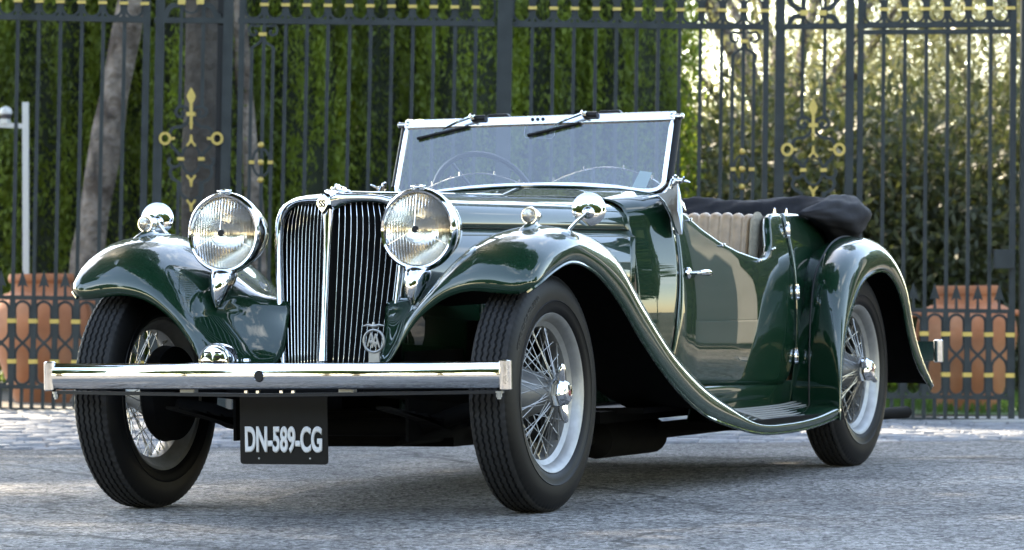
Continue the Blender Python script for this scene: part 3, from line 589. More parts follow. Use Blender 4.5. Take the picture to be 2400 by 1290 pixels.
# ---- headlamps
def lamp(s):
    c = V((.09, .338 * s, .877)); ax = (1, 0, 0)
    mb = MB(); mb.lathe([(0, -.20), (.02, -.197), (.05, -.18), (.082, -.14), (.105, -.09), (.118, -.04), (.122, -.005)], c, ax, 48); h = mb.build('headlamp', 'chrome', car)
    mb = MB(); mb.lathe([(.118, -.012), (.129, -.010), (.1315, .002), (.128, .016), (.121, .024), (.1145, .022), (.1125, .014)], c, ax, 64); mb.build('rim', 'chrome', h)
    mb = MB(); mb.lathe([(.112, .012), (.10, -.01), (.08, -.045), (.055, -.07), (.03, -.083), (.012, -.087), (0, -.088)], c, ax, 48); mb.build('reflector', 'lamp_silver', h)
    # fluted lens: vertical ribs plus centre rings
    prof = []; n = 260; rings = 36; vs = []; fs = []
    for i in range(rings + 1):
        r_ = .1135 * i / rings
        for j in range(n):
            a = 2 * PI * j / n; y = r_ * math.cos(a); z = r_ * math.sin(a); d = .016 + .020 * (1 - (r_ / .1135) ** 2)
            d += (.0013 * math.sin(y * 2 * PI / .0105) * (1 + .3 * math.sin(z * 90)) if r_ > .046 else .0016 * math.sin(r_ * 2 * PI / .0095)) if i < rings else 0
            vs.append(c + V((d, y, z)))
    for i in range(rings):
        for j in range(n): fs.append((i * n + j, i * n + (j + 1) % n, (i + 1) * n + (j + 1) % n, (i + 1) * n + j))
    g = mesh('lens', vs, fs, 'lens', h, True)
    mb = MB(); mb.lathe([(0, .013), (.009, .013), (.011, .011), (.011, .006)], c + V((.026, 0, 0)), ax, 20); mb.build('bulb_shield', 'black', h)
    mb = MB()
    for a in (90, 205, 335): mb.tube([c + V((.040, .010 * math.cos(R(a)), .010 * math.sin(R(a)))), c + V((.022, .108 * math.cos(R(a)), .108 * math.sin(R(a))))], .0014, 6)
    mb.build('lens_wire', 'polished', h)
    mb = MB(); mb.lathe([(0, 0), (.017, 0), (.019, .004), (.014, .009), (0, .012)], c + V((.004, 0, .129)), (0, 0, 1), 16); mb.box(c + V((.008, 0, .134)), (.02, .045, .006)); mb.build('top_badge', 'chrome', h, True, 30, bevel=.002)
    # pedestal
    rows = []
    for z, hx, hy, x in ((-.115, .05, .040, .04), (-.135, .052, .043, .05), (-.155, .048, .041, .06), (-.18, .040, .034, .07), (-.205, .028, .022, .08), (-.235, .012, .008, .09)):
        rows.append([c + V((x - .03 + hx * math.cos(a), hy * math.sin(a), z)) for a in np.linspace(0, 2 * PI, 17)[:-1]])
    grid('pedestal', rows, 'chrome', h, closed=True, inside=c + V((0, 0, -.17)), cap=True)
    return h
for s in (1, -1): lamp(s)
for s in (1, -1):
    c = V((.0, .673 * s, .914)); mb = MB(); mb.lathe([(0, -.075), (.008, -.070), (.019, -.045), (.0255, -.012), (.027, 0), (.0285, .005), (.026, .012), (.023, .012)], c, (1, 0, 0), 28); h = mb.build('side_lamp', 'chrome', car)
    mb = MB(); mb.lathe([(.0245, .010), (.020, .018), (.0185, .017), (.014, .022), (.0125, .021), (.007, .026), (.0055, .025), (0, .028)], c, (1, 0, 0), 24); mb.build('lens', 'lens', h)
    mb = MB(); mb.lathe([(.023, .008), (.014, -.012), (0, -.02)], c, (1, 0, 0), 20); mb.build('reflector', 'polished', h)
    mb = MB(); mb.tube([c + V((-.03, 0, -.018)), c + V((-.03, 0, -.036))], [.009, .016], 12); mb.build('lamp_foot', 'chrome', h)
    c = V((-.245, .768 * s, .936)); q = V((.93, .34, .06)).normalized(); mb = MB(); mb.lathe([(0, .0075), (.018, .0070), (.036, .0050), (.050, .002), (.0535, 0), (.052, -.004), (0, -.004)], c, q, 40); mr = mb.build('mirror', 'chrome', car)
    mb = MB(); mb.lathe([(.020, .010), (.019, .018), (.013, .024), (.008, .026), (.006, .034), (0, .036)], c + V((0, -.002 * s, -.012)), q, 20); mb.tube([c + q * .026 + V((0, -.003 * s, -.012)), c + V((.02, -.03 * s, -.035)), c + V((.022, -.055 * s, -.06)), c + V((.02, -.065 * s, -.078))], .0055, 10); mb.build('stalk', 'chrome', mr)

# ---- bumpers
def bumper(x0, bow, sg, name, zc=.434):
    prof = [(-.012, -.040), (.000, -.040), (.006, -.034), (.010, -.022), (.011, -.008), (.011, .008), (.010, .022), (.006, .034), (.000, .040), (-.012, .040)]
    rows = []
    for t in np.linspace(-1, 1, 61):
        y = .785 * t; x = x0 + sg * bow * (1 - abs(t) ** 2.2); rows.append([(x + sg * a, y, zc + b) for a, b in prof])
    o = grid(name, rows, 'chrome', car, closed=True, inside=(x0, 0, zc), ang=35, cap=True); return o
fb = bumper(.445, .075, 1, 'front_bumper')
mb = MB(); mb.lathe([(0, .001), (.0145, .001), (.0150, 0)], (.534, 0, .434), (1, 0, 0), 24); mb.build('crank_hole', 'black', fb)
mb = MB(); mb.lathe([(.0150, .0), (.0165, .0025), (.018, .0)], (.532, 0, .434), (1, 0, 0), 28); mb.build('hole_rim', 'chrome', fb)
for s in (1, -1):
    mb = MB(); mb.tube([(.447, .776 * s, .388), (.447, .776 * s, .392), (.447, .776 * s, .476), (.447, .776 * s, .480)], [.015, .020, .020, .015], 18); mb.build('end_post', 'chrome', fb)
    mb = MB(); mb.lathe([(.013, 0), (.013, -.006), (.009, -.007), (.009, -.018), (.006, -.019), (.006, -.024), (0, -.024)], (.447, .755 * s, .386), (0, 0, 1), 6); mb.build('end_bolt', 'alloy', fb, False)
    mb = MB(); mb.tube([(.44, .29 * s, .40), (.1, .29 * s, .37), (-.4, .30 * s, .34)], .022, 8); mb.build('dumb_iron', 'under', car)
    mb = MB(); mb.box((.475, .27 * s, .392), (.03, .05, .035)); mb.build('bumper_bracket', 'alloy', fb, False, bevel=.004)
mb = MB(); mb.flat([(.43 + .075 * (1 - abs(t) ** 2.2), .76 * t, .384 - .008 * (1 - abs(t))) for t in np.linspace(-1, 1, 30)], .045, .010, (0, 0, 1)); mb.build('spring_bar', 'black', fb, False)
for y in (-.06, -.02, .06, .10): mb = MB(); mb.lathe([(.007, -.004), (.007, .004), (0, .005)], (.50, y, .386), (0, 0, -1), 8); mb.build('plate_bolt', 'polished', fb)
rbm = bumper(-3.93, .06, -1, 'rear_bumper', .42)
for s in (1, -1):
    mb = MB(); mb.tube([(-3.932, .776 * s, .374), (-3.932, .776 * s, .378), (-3.932, .776 * s, .462), (-3.932, .776 * s, .466)], [.015, .020, .020, .015], 18); mb.build('end_post', 'chrome', rbm)
    mb = MB(); mb.tube([(-3.96, .35 * s, .40), (-3.5, .33 * s, .36)], .02, 8); mb.build('bumper_arm', 'under', rbm)
# number plate
pl = MB(); vs = []; w2, h2, rr_ = .150, .108, .010; pc = V((.372, 0, .268))
outl = [(w2 - rr_ + rr_ * math.cos(R(a)), -h2 + rr_ + rr_ * math.sin(R(a))) for a in (-90, -60, -30, 0)] + [(w2, h2), (-w2, h2)] + [(-w2 + rr_ + rr_ * math.cos(R(a)), -h2 + rr_ + rr_ * math.sin(R(a))) for a in (180, 210, 240, 270)]
k = len(outl); vs = [pc + V((0, y, z)) for y, z in outl] + [pc + V((-.004, y, z)) for y, z in outl]
pl.add(vs, [tuple(range(k)), tuple(range(2 * k - 1, k - 1, -1))] + [(i, (i + 1) % k, k + (i + 1) % k, k + i) for i in range(k)]); po = pl.build('number_plate', 'plate', car, False)
tm = text_mesh('DN-589-CG', .104, .0004, .0042, .50); o = link('plate_letters', tm, 'letter', po); o.matrix_local = Matrix.Translation(pc + V((.0015, 0, -.036))) @ Euler((R(90), 0, R(90))).to_matrix().to_4x4()
for y in (-.085, .09): mb = MB(); mb.lathe([(.0035, 0), (.003, .002), (0, .003)], pc + V((0, y, -.09)), (1, 0, 0), 8); mb.build('plate_screw', 'alloy', po)
# motoring badge on the right of the grille
bc = V((.30, .276, .535)); mb = MB(); mb.tube([bc + V((0, .034 * math.cos(a), .034 * math.sin(a))) for a in np.linspace(0, 2 * PI, 33)[:-1]], .0042, 8, True)
mb.tube([bc + V((0, -.036, .046)), bc + V((0, -.02, .049)), bc + V((0, 0, .045)), bc + V((0, .02, .049)), bc + V((0, .036, .046))], [.002, .004, .006, .004, .002], 8); mb.tube([bc + V((0, 0, .045)), bc + V((0, 0, .058))], [.006, .004], 8)
mb.box(bc + V((-.002, 0, -.052)), (.006, .036, .045)); ab = mb.build('club_badge', 'alloy', car, True, 30)
for dy, dz in ((-.008, .002), (.008, -.002)):
    tm = text_mesh('A', .062, .002, .0006, .72); o = link('badge_letter', tm, 'alloy', ab); o.matrix_local = Matrix.Translation(bc + V((.002 + dy * .1, dy, dz))) @ Euler((R(90), 0, R(90))).to_matrix().to_4x4()
# horn with slotted cover
c = V((.335, -.255, .476)); mb = MB(); mb.lathe([(.056, -.05), (.057, 0), (.053, .007), (.046, .006), (.043, .010), (.03, .013), (0, .015)], c, (1, 0, 0), 40); hn = mb.build('horn', 'chrome', car)
for dz in (.028, .014, 0, -.014): 
    for dy in (-.018, .018): mb = MB(); mb.box(c + V((.0125, dy, dz)), (.006, .028 if dz < .02 else .02, .005)); mb.build('horn_slot', 'black', hn, False)
mb = MB(); mb.lathe([(.018, 0), (.016, .008), (0, .012)], (.25, -.19, .474), (0, 0, 1), 16); mb.build('apron_cap', 'polished', car)

mb = MB(); mb.box((.145, 0, .447), (.29, .42, .012)); mb.build('front_apron', 'paint', car, False, bevel=.004)
# ---- chassis and mechanicals
mb = MB()
for s in (1, -1): mb.box((-1.95, .27 * s, .30), (3.9, .05, .12))
mb.box((-1.2, 0, .27), (1.5, .40, .18)); mb.box((-2.2, 0, .25), (2.2, .9, .04)); mb.box((.12, 0, .38), (.30, .5, .03))
mb.build('chassis', 'under', car, False)
mb = MB(); mb.tube([(.0, -.60, .33), (0, -.45, .31), (0, -.3, .26), (0, .3, .26), (0, .45, .31), (0, .60, .33)], .028, 10); mb.build('front_axle', 'under', car)
mb = MB(); mb.tube([(-.14, -.58, .30), (-.14, .58, .30)], .012, 8); mb.build('track_rod', 'under', car)
mb = MB(); mb.tube([(-3.02, -.62, .367), (-3.02, .62, .367)], .035, 10); mb.lathe([(0, -.12), (.09, -.08), (.13, 0), (.09, .08), (0, .12)], (-3.02, 0, .36), (1, 0, 0), 16); mb.build('rear_axle', 'under', car)
for s in (1, -1):
    for x0, x1 in ((.42, -.5), (-2.55, -3.6)):
        mb = MB()
        for k in range(4): mb.flat([(x0 + (x1 - x0) * (.5 + (t - .5) * (1 - .2 * k)), .36 * s if x0 > 0 else .45 * s, .335 - .05 * math.sin(PI * t) - .01 * k) for t in lin(10)], .045, .008, (0, 0, 1))
        mb.build('leaf_spring', 'under', car, False)
mb = MB(); mb.tube([(-.6, .32, .22), (-1.2, .33, .17), (-1.4, .33, .165), (-3.0, .36, .17), (-3.6, .40, .16), (-4.56, .44, .152)], [.02, .02, .02, .02, .02, .026], 16); mb.tube([(-1.30, .33, .165), (-1.35, .33, .165), (-1.85, .34, .165), (-1.9, .34, .165)], [.02, .065, .065, .02], 16); mb.build('exhaust_pipe', 'under', car)
mb = MB(); mb.box((-.35, 0, .25), (.55, .34, .11)); mb.box((-1.0, .05, .20), (.5, .30, .05)); mb.build('sump', 'under', car, False, bevel=.02)

# ---- wheels (axle along +Y = outside)
def tyre():
    """tyre with five wavy tread grooves"""
    nA = 360; side = [(.240, .052), (.252, .066), (.268, .073), (.282, .0745), (.284, .0765), (.286, .0745), (.305, .0755), (.322, .073), (.338, .068), (.350, .0625)]
    grooves = [-.040, -.020, 0, .020, .040]; cols = [(.350, .0625, 0), (.3585, .058, 0), (.3625, .053, 0)]
    y = []
    for g in grooves[::-1]: y += [(g + .0042, 0), (g + .0022, 1), (g - .0022, 1), (g - .0042, 0)]
    prof = [(r_, yy, None) for r_, yy in side] + [(.3590, .0575, None), (.3640, .052, None)]
    for yy, dp in y: prof.append((.3675 - .8 * yy * yy - (.0075 if dp else 0), yy, dp))
    prof += [(.3640, -.052, None), (.3590, -.0575, None)] + [(r_, -yy, None) for r_, yy in side[::-1]]
    vs = []; fs = []; mi = []; k = len(prof)
    for i in range(nA):
        a = 2 * PI * i / nA; wv = .0017 * (1 if (i % 4) < 2 else -1)
        for j, (r_, yy, dp) in enumerate(prof):
            rr = r_; y2 = yy
            if dp is not None: y2 += wv
            elif .355 < r_: rr -= .0022 * ((i % 4) < 2)
            vs.append((rr * math.cos(a), y2, rr * math.sin(a)))
    for i in range(nA):
        for j in range(k - 1): fs.append((i * k + j, i * k + j + 1, ((i + 1) % nA) * k + j + 1, ((i + 1) % nA) * k + j)); mi.append(0 if 9 < j < k - 11 else 1)
    me = bpy.data.meshes.new('tyre'); me.from_pydata(vs, [], fs); me.update(); me.materials.append(M['rubber']); me.materials.append(M['side_rubber']); me.polygons.foreach_set('material_index', mi); shade(me, 40); return me
TY = tyre()
rim_prof = [(.236, -.056), (.246, -.062), (.249, -.058), (.242, -.050), (.233, -.046), (.229, -.030), (.212, -.022), (.208, 0), (.212, .020), (.226, .030), (.233, .046), (.242, .050), (.249, .058), (.246, .064), (.238, .060), (.229, .050), (.222, .034), (.207, .024), (.202, 0), (.206, -.022), (.222, -.034), (.236, -.056)]
mbr = MB(); mbr.lathe(rim_prof, (0, 0, 0), (0, 1, 0), 72)
def lettering():
    tm = text_mesh('DUNLOP ROAD SPEED', .020, .0004, 0, 1.15)
    for v in tm.vertices: a = PI / 2 + .62 + v.co.x / .318; r_ = .318 + v.co.y; v.co = V((-r_ * math.cos(a), .0758 - (r_ - .305) * .12 + v.co.z, r_ * math.sin(a)))
    return tm
TXT = lettering()
sp_me = None
def make_wheel():
    mb = MB(); mb.lathe([(.0, -.06), (.082, -.058), (.085, -.045), (.078, -.035), (.070, -.01), (.055, .03), (.045, .055), (.044, .072), (.036, .08), (0, .08)], (0, 0, 0), (0, 1, 0), 40); hub = mb.build('wheel', 'alloy', car)
    t = link('tyre', TY, None, hub); x = link('sidewall_lettering', TXT, 'black', hub)
    r_ = mbr.build('rim', 'alloy', hub, True, 30)
    sm = MB(); sm.tube([(0, 0, 0), (0, 0, .93), (0, 0, .9301), (0, 0, 1)], [.0015, .0015, .0032, .0032], 6)
    proto = None
    def spoke(a0, r0, y0, a1, r1, y1):
        nonlocal proto
        p = V((r0 * math.cos(a0), y0, r0 * math.sin(a0))); q = V((r1 * math.cos(a1), y1, r1 * math.sin(a1))); d = q - p
        if proto is None: o = sm.build('spoke', 'spoke', hub); proto = o
        else: o = copy(proto, hub)
        o.matrix_local = Matrix.Translation(p) @ d.to_track_quat('Z', 'Y').to_matrix().to_4x4() @ Matrix.Diagonal((1, 1, d.length, 1))
    for k in range(24):
        a = 2 * PI * k / 24; sg = 1 if k % 2 else -1; spoke(a, .046, .068, a + sg * R(9), .207, .016)
    for k in range(24):
        a = 2 * PI * (k + .5) / 24; sg = 1 if k % 2 else -1; spoke(a, .046, .060, a + sg * R(32), .205, -.008)
    for k in range(24):
        a = 2 * PI * (k + .25) / 24; sg = 1 if k % 2 else -1; spoke(a, .078, -.035, a + sg * R(30), .207, .010)
    mb = MB(); mb.lathe([(.048, .078), (.047, .098), (.040, .104), (.036, .112), (.028, .118), (0, .120)], (0, 0, 0), (0, 1, 0), 8); kn = mb.build('knock_off', 'chrome', hub, True, 50, bevel=.002)
    for s in (1, -1):
        mb = MB(); mb.tube([(0, .090, .03 * s), (.004, .094, .055 * s), (.006, .100, .078 * s), (.006, .104, .092 * s)], [.016, .015, .012, .005], 10); mb.build('spinner_ear', 'chrome', kn)
    mb = MB(); mb.lathe([(.009, 0), (.008, .0015), (0, .002)], (0, .1195, 0), (0, 1, 0), 20); mb.build('hub_emblem', 'redbadge', kn)
    mb = MB(); mb.lathe([(0, -.115), (.10, -.115), (.150, -.105), (.155, -.065), (.150, -.058), (0, -.055)], (0, 0, 0), (0, 1, 0), 48); mb.build('brake_drum', 'under', hub)
    return hub
w0 = make_wheel(); ws = [w0] + [copy_tree(w0, car) for _ in range(3)]
ST = R(-.3)
for o, (x, y, rz, ry) in zip(ws, ((0, .6775, ST, 8), (0, -.6775, R(-1.3) + PI, 40), (-3.02, .6775, 0, 63), (-3.02, -.6775, PI, 10))):
    o.matrix_local = Matrix.Translation((x, y, .3672)) @ Matrix.Rotation(rz, 4, 'Z') @ Matrix.Rotation(R(ry), 4, 'Y')
#INSERT_ENV
# ------------------------------------------------------------------ gate
GN = V(FH)
def GP(px, py, off=0): return at(px, py, GD + off)
PXM = FPX / GD
def til(x): return .0195 - .0145 * max(0, min(1, (x - 900) / 1500)) - (0 if x > 0 else 0)
def lx(x, y, y0=230): return x - til(x) * (y - y0)        # x of a leaning upright at height y
def upright(name, x, y0, y1, wpx, dpx, parent, m='iron', off=0, ref=230):
    mb = MB(); mb.flat([GP(lx(x, y0, ref), y0, off), GP(lx(x, y1, ref), y1, off)], wpx / PXM, dpx / PXM, GN); return mb.build(name, m, parent, False)
def crossbar(name, pts, wpx, dpx, parent, m='iron', off=0):
    mb = MB(); mb.flat([GP(x, y, off) for x, y in pts], wpx / PXM, dpx / PXM, GN); return mb.build(name, m, parent, False)
def scroll(name, pts, rpx, parent, m='iron', off=0, closed=False, n=None):
    P = interp(np.array([(x, y) for x, y in pts], float), lin(n or max(8, len(pts) * 4))) if not closed else np.array(pts)
    mb = MB(); mb.flat([GP(x, y, off) for x, y in P], rpx * 2 / PXM, rpx * 2.2 / PXM, GN, closed); return mb.build(name, m, parent, True, 50)
def ball(name, x, y, r, parent, m='gold', off=-.01):
    mb = MB(); mb.lathe([(r / PXM * math.sin(PI * i / 8), -r / PXM * math.cos(PI * i / 8)) for i in range(9)], GP(x, y, off), (0, 0, 1), 12); return mb.build(name, m, parent)
def collar(x, y, wpx, hpx, parent, off=-.004, d=15): mb = MB(); mb.flat([GP(x - wpx / 2, y, off), GP(x + wpx / 2, y, off)], hpx / PXM, d / PXM, GN); return mb.build('gold_collar', 'gold', parent, False)
base = lambda x: 961 + (x / 2400) * 27          # foot of the ironwork
rail = lambda x: float(np.interp(x, [0, 350, 560, 1180, 1790, 2000, 2400], [40, 48, 49, 57, 64, 61, 57]))   # upper rail
sprl = lambda x: 697 + (x / 2400) * 34          # rail of the low panel
def oval(x, yc, wpx, hpx, parent, r=2.3, name='oval_ring'):
    pts = []; rr = wpx / 2; hh = hpx / 2 - rr
    for a in range(0, 180, 15): pts.append((x + rr * math.cos(R(a)), yc - hh - rr * math.sin(R(a))))
    for a in range(180, 360, 15): pts.append((x + rr * math.cos(R(a)), yc + hh - rr * math.sin(R(a))))
    return scroll(name, pts, r, parent, closed=True)
def eight(x, y0, y1, wpx, parent):
    """figure of eight link: top arch, crossing at the middle, bottom arch"""
    w_ = wpx / 2; ym = (y0 + y1) / 2; pts = []
    for a in range(0, 181, 20): pts.append((x + w_ * math.cos(R(a)), y0 + w_ - w_ * math.sin(R(a))))
    pts += [(x - w_, ym - 24), (x - w_ * .75, ym - 13), (x, ym), (x + w_ * .75, ym + 13), (x + w_, ym + 24)]
    for a in range(0, 181, 20): pts.append((x + w_ * math.cos(R(a)), y1 - w_ + w_ * math.sin(R(a))))
    pts += [(x - w_, ym + 24), (x - w_ * .75, ym + 13), (x, ym), (x + w_ * .75, ym - 13), (x + w_, ym - 24)]
    return scroll('lattice_link', pts, 3.2, parent, closed=True)
def panel(name, label, bars, x0, x1, group=None, frames=(), orn=None, low=True, ovals=True, cat='iron gate'):
    root = tag(empty(name, GP((x0 + x1) / 2, base((x0 + x1) / 2))), label, cat, group); inv = Matrix.Translation(-root.location)
    P = []
    def A(o): P.append(o); return o
    for x in bars: A(upright('bar', x, rail(x), base(x), 8.5, 9, None))
    for x, wd in frames: A(upright('frame_post', x, -60, base(x), wd, 14, None))
    xs = np.linspace(x0, x1, 6)
    A(crossbar('upper_rail', [(x, rail(x)) for x in xs], 13, 14, None)); A(crossbar('top_rail', [(x, rail(x) - 76) for x in xs], 13, 14, None))
    A(crossbar('base_rail', [(lx(x, 970), base(x)) for x in xs], 12, 12, None)); A(crossbar('low_rail', [(lx(x, 970), sprl(x)) for x in xs], 10, 12, None)); A(crossbar('foot_rail', [(lx(x, 970), base(x) - 55) for x in xs], 10, 12, None))
    if ovals:
        k0 = bars[0] - (bars[1] - bars[0]); sp = 49.6; x = min(bars) - sp / 2
        while x < x1 - sp * .3:
            if x > x0 + 12:
                rx = lx(x, 20); A(oval(rx, rail(x) - 37, 40, 62, None, 2.9))
            if x0 + 8 < x + sp / 2 < x1 - 8: c = lx(x + sp / 2, 20); A(collar(c, rail(x) - 38, 20, 7, None)); A(upright('link_bar', x + sp / 2, rail(x) - 76, rail(x), 9, 8, None))
            x += sp
    if low:
        b = sorted(set(round(v) for v in bars)); st = 50
        x = min(b) - st / 2
        while x < x1 - 8:
            if x > x0 + 4:
                xx = lx(x, 800); yt = sprl(x)
                mb = MB(); hw = 12.5; tip = yt - 66; mid = yt - 27
                q = [(xx, tip), (xx + hw, mid + 3), (xx + 3, mid - 2), (xx + 4, yt), (xx - 4, yt), (xx - 3, mid - 2), (xx - hw, mid + 3)]
                vs = [GP(a + til(x) * (800 - b_) * 0, b_, -.008) for a, b_ in q] + [GP(a, b_, .008) for a, b_ in q]; n = 7
                mb.add(vs, [tuple(range(n)), tuple(range(2 * n - 1, n - 1, -1))] + [(i, (i + 1) % n, n + (i + 1) % n, n + i) for i in range(n)]); A(mb.build('spear_head', 'iron', None, False))
                A(eight(xx, yt + 9, base(x) - 60, 36, None)); A(upright('short_bar', x, base(x) - 55, base(x), 8, 8, None))
            if x + st / 2 < x1 - 4 and x + st / 2 > x0:
                cx = lx(x + st / 2, 800); A(collar(cx, sprl(x) + 55, 21, 10, None)); A(collar(cx, sprl(x) + 150, 21, 10, None)); A(upright('lattice_bar', x + st / 2, sprl(x), base(x) - 55, 13, 7, None, off=-.012))
            x += st
    if orn: orn(A)
    for o in P: o.parent = root; o.matrix_parent_inverse = inv
    return root
def big_orn(cx, dy):
    def f(A):
        S_ = lambda pts, r=3.7, m='iron': [A(scroll('scroll', [(cx + s * x, y + dy) for x, y in pts], r, None, m)) for s in (1, -1)]
        q = [(0, 205), (6, 215), (11, 226), (6, 238), (3.5, 243), (3.5, 262), (3, 300), (0, 305), (-3, 300), (-3.5, 262), (-3.5, 243), (-6, 238), (-11, 226), (-6, 215)]
        mb = MB(); n = len(q); vs = [GP(cx + a, b + dy, -.018) for a, b in q] + [GP(cx + a, b + dy, .012) for a, b in q]
        mb.add(vs, [tuple(range(n)), tuple(range(2 * n - 1, n - 1, -1))] + [(i, (i + 1) % n, n + (i + 1) % n, n + i) for i in range(n)]); A(mb.build('gold_spear', 'gold', None, False))
        A(collar(cx, 268 + dy, 21, 9, None)); A(ball('gold_bead', cx, 289 + dy, 5, None))
        S_([(4, 262), (10, 254), (20, 250), (31, 253), (36, 262), (32, 272), (22, 274), (18, 266), (24, 261)]); S_([(3, 277), (8, 286), (20, 296), (44, 302), (47, 306), (47, 340), (38, 351), (28, 362), (24, 374), (28, 387), (40, 392), (50, 387), (53, 376), (49, 371)])
        for s in (1, -1):
            A(scroll('gold_ring', [(cx + s * (61 + 11.5 * math.cos(a)), 325 + dy + 12.5 * math.sin(a)) for a in np.linspace(0, 2 * PI, 21)[:-1]], 3, None, 'gold', off=-.02, closed=True)); A(collar(cx + s * 44, 325 + dy, 12, 6, None))
            A(collar(cx + s * 24, 373 + dy, 15, 8, None))
        S_([(45, 392), (49, 407), (43, 419), (30, 427), (27, 431), (26, 448), (18, 461), (3, 470)])
        A(scroll('medallion_ring', [(cx + 22 * math.cos(a), 374 + dy + 34 * math.sin(a)) for a in np.linspace(0, 2 * PI, 25)[:-1]], 3, None, closed=True))
        for y in (330, 424, 482):
            up_ = -1 if y == 330 else 1
            A(ball('gold_bead', cx, y + dy, 4.5, None)); [A(scroll('gold_sprig', [(cx, y + dy + up_ * 14), (cx, y + dy), (cx + s * 5, y + dy - up_ * 6), (cx + s * 10, y + dy - up_ * 13)], 2.4, None, 'gold', off=-.015)) for s in (1, -1)]
        for s in (1, -1): A(upright('bar', cx + s * 26, -60, 252 + dy, 8, 8, None)); A(upright('bar', cx + s * 26, 425 + dy, base(cx), 8, 8, None)); A(collar(cx + s * 22, 5 + dy, 17, 12, None)); A(scroll('scroll', [(cx + s * 70, 38 + dy), (cx + s * 60, 38 + dy), (cx + s * 54, 24 + dy), (cx + s * 44, 14 + dy), (cx + s * 30, 12 + dy), (cx + s * 20, 8 + dy)], 6, None)); A(scroll('scroll', [(cx + s * 60, -32 + dy), (cx + s * 44, -10 + dy), (cx + s * 20, 0 + dy)], 6, None))
        A(oval(cx, -2 + dy, 38, 66, None))
    return f
def col_orn(cx, dy):
    def f(A):
        for s in (1, -1):
            A(scroll('scroll', [(cx + s * x + 4, y + dy) for x, y in [(6, 60), (16, 62), (28, 60), (33, 70), (30, 80), (20, 83), (15, 76), (20, 71)]], 3, None)); A(scroll('scroll', [(cx + s * x + 3, y + dy) for x, y in [(2, 84), (6, 98), (18, 107), (25, 112), (25, 130)]], 3, None)); A(upright('bar', cx + s * 25, 112 + dy, base(cx), 8, 8, None))
            A(collar(cx + s * 22 - 1, 381 + dy, 12, 8, None))
        A(collar(cx + 3, 81 + dy, 18, 8, None)); A(scroll('medallion_ring', [(cx + 20 * math.cos(a) - 1, 381 + dy + 33 * math.sin(a)) for a in np.linspace(0, 2 * PI, 25)[:-1]], 3, None, closed=True))
        for y in (340, 381, 422): A(ball('gold_bead', cx - 1 - .015 * (y - 340), y + dy, 7.5, None))
    return f
panel('railing', 'left dark iron gate panel seen left of the car, before the leaning trunk', [-11, 39, 88, 139, 189, 239, 289], -60, 349, 'iron gate panels', frames=[(341, 16)])
panel('gate_pier', 'narrow iron pier panel with gold spear and rings above the left fender', [], 362, 543, 'iron gate piers', frames=[(372, 21), (532, 23)], orn=big_orn(448, 0), ovals=False, low=False)
LB = [616, 667, 717, 766, 817, 866, 916, 965, 1014, 1064, 1113]
panel('gate_leaf', 'left leaf of the tall iron gate behind the radiator and windscreen', LB, 558, 1160, 'iron gate leaves', frames=[(564, 13)], orn=col_orn(613, 0))
RB = [1245, 1294, 1343, 1394, 1443, 1491, 1541, 1591, 1640, 1690, 1741]
panel('gate_leaf', 'right leaf of the tall iron gate behind windscreen and cockpit', RB, 1203, 1802, 'iron gate leaves', frames=[(1794, 13)], orn=col_orn(1741, 16))
panel('gate_pier', 'narrow iron pier panel with gold spear and rings above the folded top', [], 1816, 2002, 'iron gate piers', frames=[(1827, 22), (1991, 19)], orn=big_orn(1906, 26), ovals=False, low=False)
rp = panel('railing', 'right dark iron gate panel before the big terracotta jar, behind the rear wheel', [2070, 2120, 2170, 2220, 2270, 2321], 2008, 2381, 'iron gate panels', frames=[(2016, 14), (2374, 14)])
o = crossbar('cross_rail', [(2010, 76), (2378, 74)], 11, 12, None); o.parent = rp; o.matrix_parent_inverse = Matrix.Translation(-rp.location)
mb = MB(); c = GP(2352, 608, -.02); mb.box(c, (.06, .11, .105), Matrix.Rotation(YAW, 3, 'Z')); lb = mb.build('lock_box', 'iron', None, True, 30, bevel=.004); lb.parent = rp; lb.matrix_parent_inverse = Matrix.Translation(-rp.location)
pr_ = tag(upright('gate_post_or_shade', 1181, -80, 972, 36, 34, None), 'wide square iron post between the two gate leaves above the windscreen', 'gate post')
tag(upright('gate_post_or_shade', 2401, -80, 989, 18, 30, None), 'iron end post at the right edge behind the terracotta jar', 'gate post')
tag(upright('gate_post_or_shade', 510, -80, 966, 18, 40, None, 'black', off=.06, ref=600), 'black strip put in as the shaded side of the left pier post', 'gate post')  # black upright stands in for the shaded side of the pier post

# ------------------------------------------------------------------ jars, pole
def jar(name, px, depth, ytop, ybase, label, rx=118):
    s_ = depth / FPX; b = at(px, ybase, depth); H = (ybase - ytop) * s_; W_ = rx * s_
    prof = [(.0, 0), (.48, 0), (.54, .05), (.68, .18), (.82, .33), (.94, .50), (1.0, .64), (.97, .74), (.88, .81), (.72, .86), (.60, .885), (.585, .92), (.60, .94), (.64, .945), (.655, .97), (.64, 1.0), (.58, 1.0), (.55, .96), (.54, .88)]
    prof = interp(np.array(prof), lin(60)); mb = MB(); mb.lathe([(p[0] * W_, p[1] * H) for p in prof], (0, 0, 0), (0, 0, 1), 40)
    o = mb.build(name, 'terracotta', None, True, 60); o.location = b; tag(o, label, 'jar', 'terracotta jars behind the gate')
    for sg in (1, -1):
        mb = MB(); c = V(RH) * sg * W_ * .86; f_ = V(FH) * -.2 * W_
        mb.tube([c + f_ + V(RH) * sg * .01 + V((0, 0, H * .80)), c + f_ + V(RH) * sg * .085 + V((0, 0, H * .79)), c + f_ + V(RH) * sg * .10 + V((0, 0, H * .70)), c + f_ + V(RH) * sg * .05 + V((0, 0, H * .62))], .02, 10); h = mb.build('handle', 'terracotta', o)
    return o
